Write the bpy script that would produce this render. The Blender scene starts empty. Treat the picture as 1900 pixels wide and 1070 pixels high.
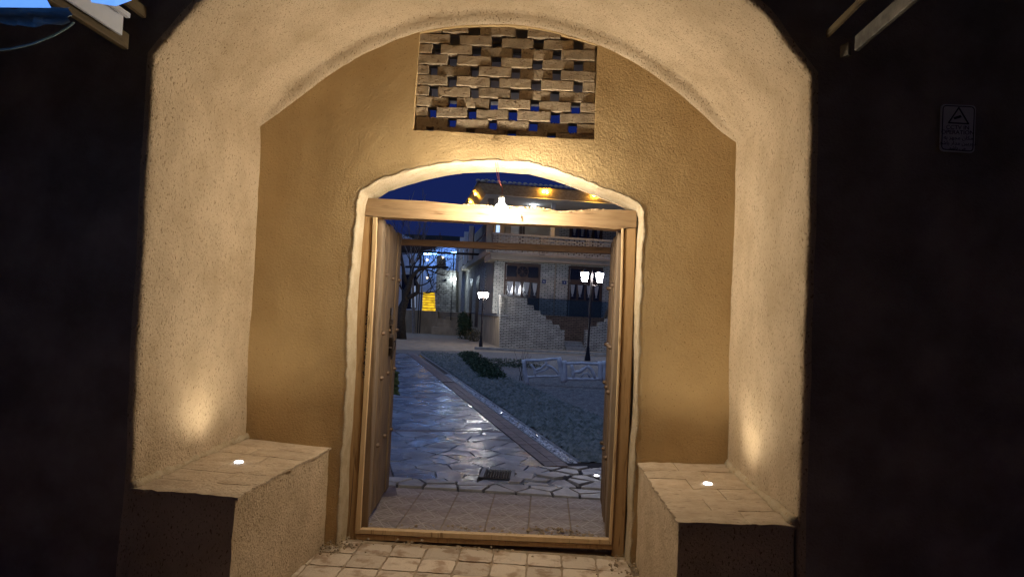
import bpy, math, random
import numpy as np
from mathutils import Vector, Matrix, noise
from mathutils.geometry import delaunay_2d_cdt
random.seed(7)
S = bpy.context.scene
COL = S.collection
R = math.radians

# ------------------------------------------------------------------ camera
FOC = 1267.0                      # focal length in pixels of the 1900 px wide photograph
cam_d = bpy.data.cameras.new('camera')
cam = bpy.data.objects.new('camera', cam_d); COL.objects.link(cam)
cam_d.sensor_width = 36; cam_d.lens = FOC / 1900 * 36
cam_d.clip_start = 0.05; cam_d.clip_end = 3000
CAMZ = 1.56
cam.location = (0, 0, CAMZ)
CR = Matrix.Rotation(R(3.03), 3, 'Z') @ Matrix.Rotation(R(90 + 1.99), 3, 'X') @ Matrix.Rotation(R(2.7), 3, 'Z')
cam.rotation_euler = CR.to_euler()
S.camera = cam

def ray(x, y):
    return (CR @ Vector(((x - 950) / FOC, -(y - 535) / FOC, -1))).normalized()
def P(x, y, Y):                   # where the sight line meets the upright plane at depth Y
    d = ray(x, y); t = Y / d.y
    return Vector((d.x * t, Y, CAMZ + d.z * t))
def G(x, y, z=0.0):               # where it meets the level ground
    d = ray(x, y); t = (z - CAMZ) / d.z
    return Vector((d.x * t, d.y * t, z))

# ------------------------------------------------------------------ world: deep blue dusk
W = bpy.data.worlds.new('World'); S.world = W; W.use_nodes = True
wn = W.node_tree; wn.nodes.clear()
wo = wn.nodes.new('ShaderNodeOutputWorld'); wb = wn.nodes.new('ShaderNodeBackground')
tc = wn.nodes.new('ShaderNodeTexCoord'); sx = wn.nodes.new('ShaderNodeSeparateXYZ')
cr = wn.nodes.new('ShaderNodeValToRGB')
wn.links.new(tc.outputs['Generated'], sx.inputs[0]); wn.links.new(sx.outputs['Z'], cr.inputs[0])
cr.color_ramp.elements[0].position = 0.0; cr.color_ramp.elements[0].color = (0.010, 0.018, 0.072, 1)
cr.color_ramp.elements[1].position = 0.45; cr.color_ramp.elements[1].color = (0.004, 0.011, 0.105, 1)
wn.links.new(cr.outputs[0], wb.inputs[0]); wb.inputs[1].default_value = 1.0
wn.links.new(wb.outputs[0], wo.inputs[0])
# last cool light of the evening sky, very soft
sd = bpy.data.lights.new('dusk_sun', 'SUN'); sun = bpy.data.objects.new('dusk_sun', sd); COL.objects.link(sun)
sd.energy = 1.0; sd.angle = R(60); sd.color = (0.42, 0.62, 1.0)
sun.rotation_euler = (R(20), 0, R(-50))

S.view_settings.view_transform = 'Standard'; S.view_settings.look = 'None'
S.view_settings.exposure = 0; S.view_settings.gamma = 1; S.view_settings.use_curve_mapping = False
S.render.engine = 'CYCLES'
try:
    S.cycles.use_denoising = True; S.cycles.denoiser = 'OPENIMAGEDENOISE'
    S.cycles.denoising_prefilter = 'ACCURATE'
except Exception: pass
S.cycles.max_bounces = 7; S.cycles.diffuse_bounces = 5; S.cycles.glossy_bounces = 3
S.cycles.transparent_max_bounces = 8; S.cycles.sample_clamp_indirect = 4.0
S.cycles.caustics_reflective = False; S.cycles.caustics_refractive = False

# ------------------------------------------------------------------ materials
def nd(nt, t, **k):
    n = nt.nodes.new(t)
    for a, b in k.items(): setattr(n, a, b)
    return n
def mat(name, c1, c2=None, rough=0.9, scale=6.0, detail=6, contrast=(0.35, 0.65), bump=0.3, bscale=60.0, bdist=0.01,
        stretch=(1, 1, 1), speck=None, speck_scale=(60, 60, 60), speck_at=(0.62, 0.68), metal=0.0, spec=0.4,
        objrand=0.0, bump2=None, rough2=None):
    m = bpy.data.materials.new(name); m.use_nodes = True; nt = m.node_tree; L = nt.links
    b = nt.nodes['Principled BSDF']; b.inputs['Roughness'].default_value = rough
    b.inputs['Metallic'].default_value = metal
    if rough2:
        tq = nd(nt, 'ShaderNodeTexCoord'); nq = nd(nt, 'ShaderNodeTexNoise'); nq.inputs['Scale'].default_value = 2.3; nq.inputs['Detail'].default_value = 7
        L.new(tq.outputs['Object'], nq.inputs['Vector']); mq = nd(nt, 'ShaderNodeMapRange'); mq.inputs[1].default_value = .42; mq.inputs[2].default_value = .58
        mq.inputs[3].default_value = rough; mq.inputs[4].default_value = rough2; L.new(nq.outputs['Fac'], mq.inputs[0]); L.new(mq.outputs[0], b.inputs['Roughness'])
    b.inputs['Specular IOR Level'].default_value = spec
    tcn = nd(nt, 'ShaderNodeTexCoord'); mp = nd(nt, 'ShaderNodeMapping'); mp.inputs['Scale'].default_value = stretch
    L.new(tcn.outputs['Object'], mp.inputs[0])
    no = nd(nt, 'ShaderNodeTexNoise'); no.inputs['Scale'].default_value = scale; no.inputs['Detail'].default_value = detail
    no.inputs['Roughness'].default_value = 0.6
    L.new(mp.outputs[0], no.inputs['Vector'])
    rp = nd(nt, 'ShaderNodeValToRGB'); e = rp.color_ramp.elements
    e[0].position, e[1].position = contrast
    c2 = c2 or tuple(v * 0.75 for v in c1)
    e[0].color = (*c2, 1); e[1].color = (*c1, 1)
    L.new(no.outputs['Fac'], rp.inputs[0]); col = rp.outputs[0]
    if speck:
        m2 = nd(nt, 'ShaderNodeMapping'); m2.inputs['Scale'].default_value = speck_scale
        m2.inputs['Rotation'].default_value = (0.5, 0.3, 0.4)
        L.new(tcn.outputs['Object'], m2.inputs[0])
        n2 = nd(nt, 'ShaderNodeTexNoise'); n2.inputs['Scale'].default_value = 1.0; n2.inputs['Detail'].default_value = 2
        L.new(m2.outputs[0], n2.inputs['Vector'])
        r2 = nd(nt, 'ShaderNodeMapRange'); r2.inputs[1].default_value, r2.inputs[2].default_value = speck_at
        L.new(n2.outputs['Fac'], r2.inputs[0])
        mx = nd(nt, 'ShaderNodeMix', data_type='RGBA'); L.new(r2.outputs[0], mx.inputs[0])
        L.new(col, mx.inputs[6]); mx.inputs[7].default_value = (*speck, 1); col = mx.outputs[2]
    if objrand:
        oi = nd(nt, 'ShaderNodeObjectInfo'); mr = nd(nt, 'ShaderNodeMapRange')
        mr.inputs[3].default_value = 1 - objrand; mr.inputs[4].default_value = 1 + objrand
        L.new(oi.outputs['Random'], mr.inputs[0])
        vm = nd(nt, 'ShaderNodeVectorMath', operation='SCALE'); L.new(col, vm.inputs[0]); L.new(mr.outputs[0], vm.inputs['Scale'])
        col = vm.outputs[0]
    L.new(col, b.inputs['Base Color'])
    if bump:
        n3 = nd(nt, 'ShaderNodeTexNoise'); n3.inputs['Scale'].default_value = bscale; n3.inputs['Detail'].default_value = 5
        n3.inputs['Roughness'].default_value = 0.65
        L.new(mp.outputs[0], n3.inputs['Vector'])
        bp = nd(nt, 'ShaderNodeBump'); bp.inputs['Strength'].default_value = bump; bp.inputs['Distance'].default_value = bdist
        L.new(n3.outputs['Fac'], bp.inputs['Height'])
        if bump2:
            n4 = nd(nt, 'ShaderNodeTexNoise'); n4.inputs['Scale'].default_value = bump2[0]; n4.inputs['Detail'].default_value = 4
            n4.inputs['Distortion'].default_value = .6
            L.new(tcn.outputs['Object'], n4.inputs['Vector']); b3 = nd(nt, 'ShaderNodeBump'); b3.inputs['Strength'].default_value = .55; b3.inputs['Distance'].default_value = bump2[1]
            L.new(n4.outputs['Fac'], b3.inputs['Height']); L.new(bp.outputs[0], b3.inputs['Normal']); bp = b3
        if speck:
            b2 = nd(nt, 'ShaderNodeBump'); b2.inputs['Strength'].default_value = bump * 0.7; b2.inputs['Distance'].default_value = bdist * .5
            b2.invert = True
            L.new(r2.outputs[0], b2.inputs['Height']); L.new(bp.outputs[0], b2.inputs['Normal']); bp = b2
        L.new(bp.outputs[0], b.inputs['Normal'])
    return m
def emit(name, col, strength):
    m = bpy.data.materials.new(name); m.use_nodes = True; nt = m.node_tree
    b = nt.nodes['Principled BSDF']; b.inputs['Base Color'].default_value = (*col, 1)
    b.inputs['Emission Color'].default_value = (*col, 1); b.inputs['Emission Strength'].default_value = strength
    return m
def brickmat(name, c1, c2, mortar, bw=0.22, bh=0.062, ms=0.010, swap=False, bump=0.6, rough=0.9, blotch=0.25):
    m = bpy.data.materials.new(name); m.use_nodes = True; nt = m.node_tree; L = nt.links
    b = nt.nodes['Principled BSDF']; b.inputs['Roughness'].default_value = rough
    t = nd(nt, 'ShaderNodeTexCoord'); s = nd(nt, 'ShaderNodeSeparateXYZ'); L.new(t.outputs['Object'], s.inputs[0])
    a = nd(nt, 'ShaderNodeMath', operation='ADD'); L.new(s.outputs['X'], a.inputs[0]); L.new(s.outputs['Y'], a.inputs[1])
    c = nd(nt, 'ShaderNodeCombineXYZ'); L.new(a.outputs[0], c.inputs['X']); L.new(s.outputs['Z'], c.inputs['Y'])
    wob = nd(nt, 'ShaderNodeTexNoise'); wob.inputs['Scale'].default_value = 5; L.new(t.outputs['Object'], wob.inputs['Vector'])
    wv = nd(nt, 'ShaderNodeVectorMath', operation='SCALE'); L.new(wob.outputs['Color'], wv.inputs[0]); wv.inputs['Scale'].default_value = 0.02
    ad = nd(nt, 'ShaderNodeVectorMath', operation='ADD'); L.new(c.outputs[0], ad.inputs[0]); L.new(wv.outputs[0], ad.inputs[1])
    k = nd(nt, 'ShaderNodeTexBrick'); L.new(ad.outputs[0], k.inputs['Vector'])
    k.inputs['Scale'].default_value = 1; k.inputs['Brick Width'].default_value = bw; k.inputs['Row Height'].default_value = bh
    k.inputs['Mortar Size'].default_value = ms; k.inputs['Mortar Smooth'].default_value = 0.2
    k.inputs['Color1'].default_value = (*c1, 1); k.inputs['Color2'].default_value = (*c2, 1); k.inputs['Mortar'].default_value = (*mortar, 1)
    n = nd(nt, 'ShaderNodeTexNoise'); n.inputs['Scale'].default_value = 2.5; n.inputs['Detail'].default_value = 8
    L.new(t.outputs['Object'], n.inputs['Vector'])
    mr = nd(nt, 'ShaderNodeMapRange'); mr.inputs[1].default_value = .3; mr.inputs[2].default_value = .7
    mr.inputs[3].default_value = 1 - blotch; mr.inputs[4].default_value = 1 + blotch
    L.new(n.outputs['Fac'], mr.inputs[0])
    vm = nd(nt, 'ShaderNodeVectorMath', operation='SCALE'); L.new(k.outputs['Color'], vm.inputs[0]); L.new(mr.outputs[0], vm.inputs['Scale'])
    L.new(vm.outputs[0], b.inputs['Base Color'])
    bp = nd(nt, 'ShaderNodeBump'); bp.invert = True; bp.inputs['Strength'].default_value = bump; bp.inputs['Distance'].default_value = 0.02
    L.new(k.outputs['Fac'], bp.inputs['Height']); L.new(bp.outputs[0], b.inputs['Normal'])
    return m

M = {}
M['mud'] = mat('straw_mud_plaster', (0.64, 0.505, 0.34), (0.50, 0.385, 0.245), rough=.95, scale=3.2, detail=12, contrast=(.33, .60), bump2=(11, .02), bump=1.0, bscale=75, bdist=.012,
               speck=(0.25, 0.17, 0.09), speck_scale=(120, 120, 60), speck_at=(0.60, 0.70), spec=.15)
M['mud_facade'] = mat('darker_facade_mud', (0.42, 0.36, 0.29), (0.25, 0.21, 0.165), rough=.95, scale=3.5, bump=.8, bscale=60)  # facade plaster, darker than the niche plaster
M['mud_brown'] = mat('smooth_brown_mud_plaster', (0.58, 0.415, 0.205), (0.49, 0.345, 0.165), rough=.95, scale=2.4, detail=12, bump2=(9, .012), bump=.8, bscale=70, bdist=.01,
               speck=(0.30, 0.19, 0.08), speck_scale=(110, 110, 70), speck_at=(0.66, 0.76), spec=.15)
M['mud_pale'] = mat('pale_plaster_rim', (0.54, 0.45, 0.31), (0.44, 0.35, 0.22), rough=.95, scale=9, bump=.8, bscale=80, bdist=.012,
               speck=(0.40, 0.27, 0.13), speck_scale=(60, 60, 60), speck_at=(0.62, 0.75), spec=.15)
M['brick_old'] = mat('old_mud_brick', (0.43, 0.335, 0.215), (0.30, 0.23, 0.15), rough=.95, scale=16, bump=1.0, bscale=70, bdist=.014, objrand=.16,
               speck=(0.22, 0.14, 0.08), speck_scale=(45, 45, 45), speck_at=(0.6, 0.75))
M['paver'] = mat('floor_brick', (0.60, 0.50, 0.375), (0.38, 0.27, 0.175), rough=.85, scale=6.5, detail=11, contrast=(.39, .50), bump=.6, bscale=60, objrand=.15)
M['bench_top'] = mat('bench_top_brick', (0.58, 0.47, 0.33), (0.45, 0.345, 0.23), rough=.9, scale=9, detail=9, bump=.9, bscale=55, objrand=.08,
               speck=(0.33, 0.25, 0.17), speck_scale=(18, 70, 40), speck_at=(0.62, 0.72))
M['mortar'] = mat('mortar', (0.42, 0.33, 0.22), (0.30, 0.22, 0.14), rough=1, scale=20, bump=.8, bscale=90)
def woodmat(name, a, b, stretch, rough=.65, scale=5, contrast=(.3, .7)):
    return mat(name, a, b, rough=rough, scale=scale, detail=8, contrast=contrast, bump=.25, bscale=18, bdist=.006, stretch=stretch,
               speck=(b[0] * .55, b[1] * .5, b[2] * .45), speck_scale=tuple(5 * s for s in stretch), speck_at=(.62, .74), spec=.3)
M['wood_x'] = woodmat('new_pine_along', (0.33, 0.225, 0.12), (0.22, 0.135, 0.065), (1, 8, 9))
M['wood_z'] = woodmat('new_pine_upright', (0.44, 0.28, 0.13), (0.33, 0.20, 0.085), (9, 8, 1))
M['wood_pale'] = woodmat('fresh_cut_strip', (0.66, 0.48, 0.27), (0.58, 0.41, 0.21), (8, 8, 1))
M['wood_old'] = woodmat('old_door_plank', (0.25, 0.17, 0.095), (0.11, 0.072, 0.042), (7, 7, .8), rough=.75)
M['wood_old_pale'] = woodmat('old_door_plank_pale', (0.30, 0.22, 0.14), (0.19, 0.135, 0.085), (7, 7, .8), rough=.8)
M['wood_dark'] = woodmat('dark_beam', (0.20, 0.11, 0.06), (0.12, 0.07, 0.04), (1, 8, 8))
M['wood_grey'] = woodmat('weathered_rafter', (0.15, 0.11, 0.055), (0.09, 0.065, 0.035), (8, 1, 8))
M['iron'] = mat('forged_iron', (0.12, 0.10, 0.09), (0.06, 0.045, 0.04), rough=.45, scale=30, bump=.3, metal=.8)
M['stud'] = mat('iron_stud', (0.22, 0.15, 0.10), (0.12, 0.08, 0.05), rough=.45, scale=30, bump=.3, metal=.5)
M['black_metal'] = mat('black_painted_metal', (0.02, 0.02, 0.023), (0.012, 0.012, 0.014), rough=.45, scale=10, bump=.05)
M['grey_metal'] = mat('galvanised_metal', (0.20, 0.185, 0.155), (0.10, 0.09, 0.075), rough=.6, scale=12, bump=.2, metal=.2, contrast=(.4, .6))
M['white_board'] = mat('white_board', (0.66, 0.70, 0.78), (0.58, 0.62, 0.70), rough=.6, scale=4, bump=.05)
M['soil'] = mat('damp_soil', (0.06, 0.05, 0.04), (0.03, 0.026, 0.022), rough=.9, scale=12, bump=.8, bscale=40)
M['gravel_ground'] = mat('grey_gravel', (0.23, 0.22, 0.21), (0.12, 0.115, 0.11), rough=.95, scale=22, detail=10, bump=.9, bscale=35, bdist=.03,
               speck=(0.34, 0.32, 0.29), speck_scale=(30, 30, 30), speck_at=(.6, .7))
M['pebble'] = mat('pebble', (0.26, 0.25, 0.235), (0.13, 0.125, 0.12), rough=.8, scale=9, detail=2, bump=0)
M['pebble_dark'] = mat('mossy_pebble', (0.17, 0.185, 0.175), (0.05, 0.065, 0.055), rough=.7, scale=11, detail=2, bump=0)
M['pebble_glint'] = mat('wet_pebble_glints', (0.85, 0.84, 0.82), (0.10, 0.10, 0.10), rough=.10, scale=22, detail=2, bump=0, spec=.8)  # wet pebbles with the white glints put into their colour
M['dirt'] = mat('pale_dirt', (0.36, 0.29, 0.21), (0.22, 0.18, 0.13), rough=.95, scale=3, detail=9, bump=.6, bscale=25)
M['flag'] = mat('wet_flagstone', (0.30, 0.325, 0.36), (0.17, 0.185, 0.205), rough=.10, rough2=.42, scale=5, detail=9, bump=.5, bscale=11, bdist=.012, objrand=.24, spec=.36)
M['flag_rough'] = mat('loose_flagstone', (0.40, 0.39, 0.38), (0.24, 0.235, 0.23), rough=.42, scale=9, detail=8, bump=.6, bscale=20, bdist=.01, objrand=.22)
M['border_paver'] = mat('border_paver', (0.19, 0.15, 0.145), (0.12, 0.095, 0.095), rough=.55, scale=12, bump=.4, objrand=.15)
M['kerb'] = mat('concrete_kerb', (0.30, 0.30, 0.29), (0.19, 0.19, 0.19), rough=.7, scale=8, bump=.5)
M['leaf'] = mat('dark_leaf', (0.045, 0.085, 0.03), (0.022, 0.045, 0.018), rough=.6, scale=8, bump=0)
M['leaf_dry'] = mat('dry_leaf', (0.13, 0.11, 0.06), (0.07, 0.065, 0.035), rough=.8, scale=8, bump=0)
M['bark'] = mat('bark', (0.06, 0.05, 0.04), (0.025, 0.02, 0.017), rough=.95, scale=12, bump=.8, bscale=30)
M['bark_pale'] = mat('pale_twig', (0.34, 0.31, 0.27), (0.2, 0.18, 0.16), rough=.95, scale=12, bump=0)
M['rustic'] = mat('rustic_concrete', (0.78, 0.78, 0.80), (0.58, 0.58, 0.60), rough=.85, scale=10, bump=.6, bscale=35)
M['house_plaster'] = mat('tan_render', (0.40, 0.34, 0.265), (0.33, 0.28, 0.215), rough=.9, scale=1.5, bump=.2)
M['ochre'] = mat('ochre_render', (0.52, 0.40, 0.26), (0.34, 0.26, 0.16), rough=.95, scale=1.6, detail=8, bump=.4, bscale=20, stretch=(1.5, 1.5, .5))
M['ceiling'] = mat('white_render', (0.66, 0.65, 0.62), (0.55, 0.54, 0.52), rough=.9, scale=2, bump=.1)
M['brick_pale'] = brickmat('pale_facing_brick', (0.56, 0.53, 0.46), (0.42, 0.39, 0.34), (0.085, 0.08, 0.07), bw=.25, bh=.074, ms=.013)
M['brick_white'] = brickmat('white_facing_brick', (0.56, 0.54, 0.49), (0.42, 0.405, 0.37), (0.09, 0.12, 0.11), bw=.27, bh=.088, ms=.013)
M['brick_brown'] = brickmat('brown_brick', (0.24, 0.17, 0.12), (0.16, 0.11, 0.08), (0.05, 0.04, 0.035), bw=.24, bh=.08, ms=.012)
M['stone_wall'] = brickmat('rubble_stone', (0.45, 0.42, 0.36), (0.28, 0.26, 0.22), (0.15, 0.14, 0.12), bw=.34, bh=.15, ms=.02, blotch=.4)
M['solid_brick'] = mat('single_brick', (0.52, 0.50, 0.44), (0.38, 0.36, 0.32), rough=.9, scale=12, bump=.3)
M['brown_joinery'] = mat('brown_joinery', (0.085, 0.050, 0.036), (0.05, 0.03, 0.024), rough=.5, scale=8, bump=.1)
M['curtain'] = mat('white_curtain', (0.36, 0.38, 0.42), (0.27, 0.29, 0.33), rough=.8, scale=5, bump=.3, bscale=10, stretch=(8, 8, 1))
M['dark_glass'] = mat('dark_pane', (0.02, 0.022, 0.028), (0.012, 0.013, 0.018), rough=.08, scale=2, bump=0, spec=.8)
M['plaque'] = mat('blue_enamel', (0.02, 0.05, 0.17), (0.015, 0.04, 0.14), rough=.35, scale=4, bump=0)
M['white_paint'] = mat('white_paint', (0.75, 0.75, 0.75), (0.7, 0.7, 0.7), rough=.5, scale=4, bump=0)
M['roof_tile'] = mat('clay_roof_tile', (0.42, 0.33, 0.22), (0.28, 0.2, 0.13), rough=.85, scale=9, bump=.4, objrand=.2)
M['hill'] = mat('dark_hill', (0.012, 0.014, 0.012), (0.006, 0.008, 0.008), rough=1, scale=.15, bump=0)
M['tarp'] = mat('blue_tarpaulin', (0.34, 0.52, 0.58), (0.16, 0.26, 0.30), rough=.7, scale=5, detail=7, bump=.6, bscale=7, bdist=.03)
M['sign_plate'] = mat('sign_plate', (0.80, 0.78, 0.76), (0.70, 0.68, 0.66), rough=.6, scale=6, bump=.1)
M['sign_ink'] = mat('sign_ink', (0.02, 0.02, 0.02), (0.015, 0.015, 0.015), rough=.7, scale=6, bump=0)
M['cord'] = mat('pink_flex', (0.55, 0.16, 0.12), (0.45, 0.12, 0.10), rough=.6, scale=6, bump=0)
M['straw'] = mat('straw', (0.50, 0.40, 0.22), (0.32, 0.24, 0.13), rough=.9, scale=6, bump=0)
M['bulb'] = emit('bulb_glow', (1.0, 0.87, 0.70), 810)
M['led'] = emit('led_glow', (0.95, 0.95, 1.0), 7)
M['lantern'] = emit('lantern_glow', (0.86, 0.90, 1.0), 150)
M['lantern_far'] = emit('lantern_glow_far', (0.95, 0.93, 0.92), 220)
M['globe'] = emit('globe_glow', (0.72, 0.88, 1.0), 90)
M['amber'] = emit('amber_glow', (1.0, 0.52, 0.06), 1000)
M['yellow'] = emit('painted_glow_riser', (1.0, 0.60, 0.02), 0.95)  # stair light put into the risers as a glow of their own
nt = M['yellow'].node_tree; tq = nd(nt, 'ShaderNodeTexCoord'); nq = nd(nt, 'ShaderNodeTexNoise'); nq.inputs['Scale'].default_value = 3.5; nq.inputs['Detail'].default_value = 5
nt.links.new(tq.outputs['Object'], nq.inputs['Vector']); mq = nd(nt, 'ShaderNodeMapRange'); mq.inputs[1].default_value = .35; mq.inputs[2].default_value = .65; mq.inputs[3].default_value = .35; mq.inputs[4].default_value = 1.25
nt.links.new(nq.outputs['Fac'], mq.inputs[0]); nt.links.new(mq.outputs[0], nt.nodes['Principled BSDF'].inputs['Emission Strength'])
M['blue_lit'] = emit('blue_led_strip', (0.16, 0.38, 1.0), 60)
M['roof_light'] = emit('blue_roof_panel', (0.13, 0.36, 1.0), 1.0)
M['blue_wall'] = mat('pale_rear_wall', (0.62, 0.64, 0.68), (0.45, 0.47, 0.52), rough=.85, scale=4, detail=9, bump=.4, bscale=12)
gm = bpy.data.materials.new('tinted_glass'); gm.use_nodes = True; nt = gm.node_tree; nt.nodes.clear()
go = nd(nt, 'ShaderNodeOutputMaterial'); gx = nd(nt, 'ShaderNodeMixShader'); gt = nd(nt, 'ShaderNodeBsdfTransparent')
gt.inputs[0].default_value = (0.74, 0.82, 0.88, 1)
gg = nd(nt, 'ShaderNodeBsdfPrincipled'); gg.inputs['Base Color'].default_value = (0.04, 0.11, 0.18, 1); gg.inputs['Roughness'].default_value = .06
gx.inputs[0].default_value = .17
nt.links.new(gt.outputs[0], gx.inputs[1]); nt.links.new(gg.outputs[0], gx.inputs[2]); nt.links.new(gx.outputs[0], go.inputs[0])
M['tint'] = gm
# patterned cement tile: raised lozenge lines
def tilemat():
    m = bpy.data.materials.new('patterned_cement_tile'); m.use_nodes = True; nt = m.node_tree; L = nt.links
    b = nt.nodes['Principled BSDF']; b.inputs['Roughness'].default_value = .55
    t = nd(nt, 'ShaderNodeTexCoord'); s = nd(nt, 'ShaderNodeSeparateXYZ'); L.new(t.outputs['Object'], s.inputs[0])
    def mm(op, a, c=None):
        n = nd(nt, 'ShaderNodeMath', operation=op)
        for i, v in enumerate((a, c)):
            if v is None: continue
            if isinstance(v, (int, float)): n.inputs[i].default_value = v
            else: L.new(v, n.inputs[i])
        return n.outputs[0]
    ax = mm('ABSOLUTE', s.outputs['X']); ay = mm('ABSOLUTE', s.outputs['Y'])
    ln = None
    for ex in (mm('SUBTRACT', mm('ADD', ax, ay), 0.05), mm('SUBTRACT', mm('ADD', ax, ay), 0.155),
               mm('SUBTRACT', mm('ADD', mm('MULTIPLY', ax, .5), ay), 0.078), mm('SUBTRACT', mm('ADD', ax, mm('MULTIPLY', ay, .5)), 0.078),
               mm('SUBTRACT', mm('ADD', mm('MULTIPLY', ax, 2.2), ay), 0.29)):
        d = mm('ABSOLUTE', ex); k = mm('LESS_THAN', d, 0.0045)
        ln = k if ln is None else mm('MAXIMUM', ln, k)
    n = nd(nt, 'ShaderNodeTexNoise'); n.inputs['Scale'].default_value = 14; n.inputs['Detail'].default_value = 8; L.new(t.outputs['Object'], n.inputs['Vector'])
    rp = nd(nt, 'ShaderNodeValToRGB'); e = rp.color_ramp.elements; e[0].position = .35; e[1].position = .65
    e[0].color = (.22, .18, .155, 1); e[1].color = (.34, .285, .25, 1); L.new(n.outputs['Fac'], rp.inputs[0])
    mx = nd(nt, 'ShaderNodeMix', data_type='RGBA'); L.new(mm('MULTIPLY', ln, .7), mx.inputs[0]); L.new(rp.outputs[0], mx.inputs[6])
    mx.inputs[7].default_value = (.50, .45, .40, 1); L.new(mx.outputs[2], b.inputs['Base Color'])
    bp = nd(nt, 'ShaderNodeBump'); bp.inputs['Strength'].default_value = .8; bp.inputs['Distance'].default_value = .004
    L.new(ln, bp.inputs['Height']); bp.invert = True; L.new(bp.outputs[0], b.inputs['Normal'])
    return m
M['tile'] = tilemat()

# ------------------------------------------------------------------ object helpers
ORG = {}
def put(o, parent=None, kind=None, label=None, cat=None, group=None):
    COL.objects.link(o)
    if parent is not None: o.parent = parent; ORG[o.name] = ORG.get(parent.name, Vector((0, 0, 0)))
    else: ORG[o.name] = Vector((0, 0, 0))
    if kind: o['kind'] = kind
    if label: o['label'] = label
    if cat: o['category'] = cat
    if group: o['group'] = group
    return o
def thing(name, label, cat, loc=(0, 0, 0), group=None, rz=0, local=False):
    o = bpy.data.objects.new(name, None); o.empty_display_size = .1
    o.location = loc; o.rotation_euler = (0, 0, rz); put(o, None, None, label, cat, group)
    if not local: ORG[o.name] = Vector(loc)
    return o
class MB:
    def __init__(s): s.v = []; s.f = []
    def add(s, vs, fs):
        n = len(s.v); s.v += [tuple(v) for v in vs]; s.f += [tuple(i + n for i in f) for f in fs]; return s
    def box(s, c, d, rz=0, m=None):
        c = Vector(c); hx, hy, hz = d[0] / 2, d[1] / 2, d[2] / 2
        rm = m or Matrix.Rotation(rz, 3, 'Z')
        vs = [c + rm @ Vector((x * hx, y * hy, z * hz)) for x, y, z in ((-1, -1, -1), (1, -1, -1), (1, 1, -1), (-1, 1, -1), (-1, -1, 1), (1, -1, 1), (1, 1, 1), (-1, 1, 1))]
        return s.add(vs, [(3, 2, 1, 0), (4, 5, 6, 7), (0, 1, 5, 4), (1, 2, 6, 5), (2, 3, 7, 6), (3, 0, 4, 7)])
    def ab(s, a, b):
        return s.box([(a[i] + b[i]) / 2 for i in range(3)], [abs(b[i] - a[i]) for i in range(3)])
    def prism(s, pts, off):        # polygon pushed along off
        n = len(pts); off = Vector(off); pts = [Vector(p) for p in pts]
        nrm = sum(((pts[i] - pts[0]).cross(pts[(i + 1) % n] - pts[0]) for i in range(n)), Vector())
        if nrm.dot(off) > 0: pts = pts[::-1]
        vs = pts + [p + off for p in pts]
        return s.add(vs, [tuple(range(n)), tuple(range(2 * n - 1, n - 1, -1))] + [(i, i + n, (i + 1) % n + n, (i + 1) % n) for i in range(n)])
    def tube(s, pts, r, n=6, cap=True):
        pts = [Vector(p) for p in pts]; k = len(pts); rs = r if isinstance(r, (list, tuple)) else [r] * k
        vs = []; up = None
        for i, p in enumerate(pts):
            d = (pts[min(i + 1, k - 1)] - pts[max(i - 1, 0)]).normalized()
            if up is None: up = Vector((0, 0, 1)) if abs(d.z) < .9 else Vector((1, 0, 0))
            a = d.cross(up).normalized(); b = a.cross(d).normalized(); up = b
            vs += [p + (a * math.cos(2 * math.pi * j / n) + b * math.sin(2 * math.pi * j / n)) * rs[i] for j in range(n)]
        fs = [(i * n + j, i * n + (j + 1) % n, (i + 1) * n + (j + 1) % n, (i + 1) * n + j) for i in range(k - 1) for j in range(n)]
        if cap: fs += [tuple(range(n))[::-1], tuple((k - 1) * n + j for j in range(n))]
        return s.add(vs, fs)
    def lathe(s, c, prof, n=12, ax='z'):
        c = Vector(c); vs = []; k = len(prof)
        for r, h in prof:
            for j in range(n):
                a = 2 * math.pi * j / n; p = Vector((r * math.cos(a), r * math.sin(a), h))
                if ax == 'y': p = Vector((p.x, -p.z, p.y))
                if ax == 'x': p = Vector((p.z, p.x, p.y))
                if ax == '-x': p = Vector((-p.z, p.x, p.y))
                vs.append(c + p)
        fs = [(i * n + j, i * n + (j + 1) % n, (i + 1) * n + (j + 1) % n, (i + 1) * n + j) for i in range(k - 1) for j in range(n)]
        fs += [tuple(range(n))[::-1], tuple((k - 1) * n + j for j in range(n))]
        return s.add(vs, fs)
    def build(s, name, m, parent=None, smooth=False, bevel=0, **k):
        o_ = ORG.get(parent.name, Vector((0, 0, 0))) if parent is not None else k.pop('org', Vector((0, 0, 0)))
        me = bpy.data.meshes.new(name)
        me.from_pydata([(v[0] - o_.x, v[1] - o_.y, v[2] - o_.z) for v in s.v], [], s.f); me.update()
        me.materials.append(M[m] if isinstance(m, str) else m)
        if smooth: me.polygons.foreach_set('use_smooth', [True] * len(me.polygons))
        o = bpy.data.objects.new(name, me); put(o, parent, **k)
        if bevel:
            b = o.modifiers.new('bevel', 'BEVEL'); b.width = bevel; b.segments = 2; b.limit_method = 'ANGLE'
            if not smooth: b.harden_normals = False
        return o
def nzv(p, f, a):
    return noise.noise_vector(Vector(p) * f) * a
def warp(p):                       # hand-trowelled unevenness, the same for every plaster skin so seams stay shut
    p = Vector(p)
    return p + nzv(p, 1.7, .012) + nzv(p + Vector((9, 3, 5)), 6, .005) + nzv(p, 22, .0022)
def inside(pt, poly):
    x, y = pt; c = False; n = len(poly)
    for i in range(n):
        x1, y1 = poly[i]; x2, y2 = poly[i - 1]
        if (y1 > y) != (y2 > y) and x < (x2 - x1) * (y - y1) / (y2 - y1) + x1: c = not c
    return c
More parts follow.
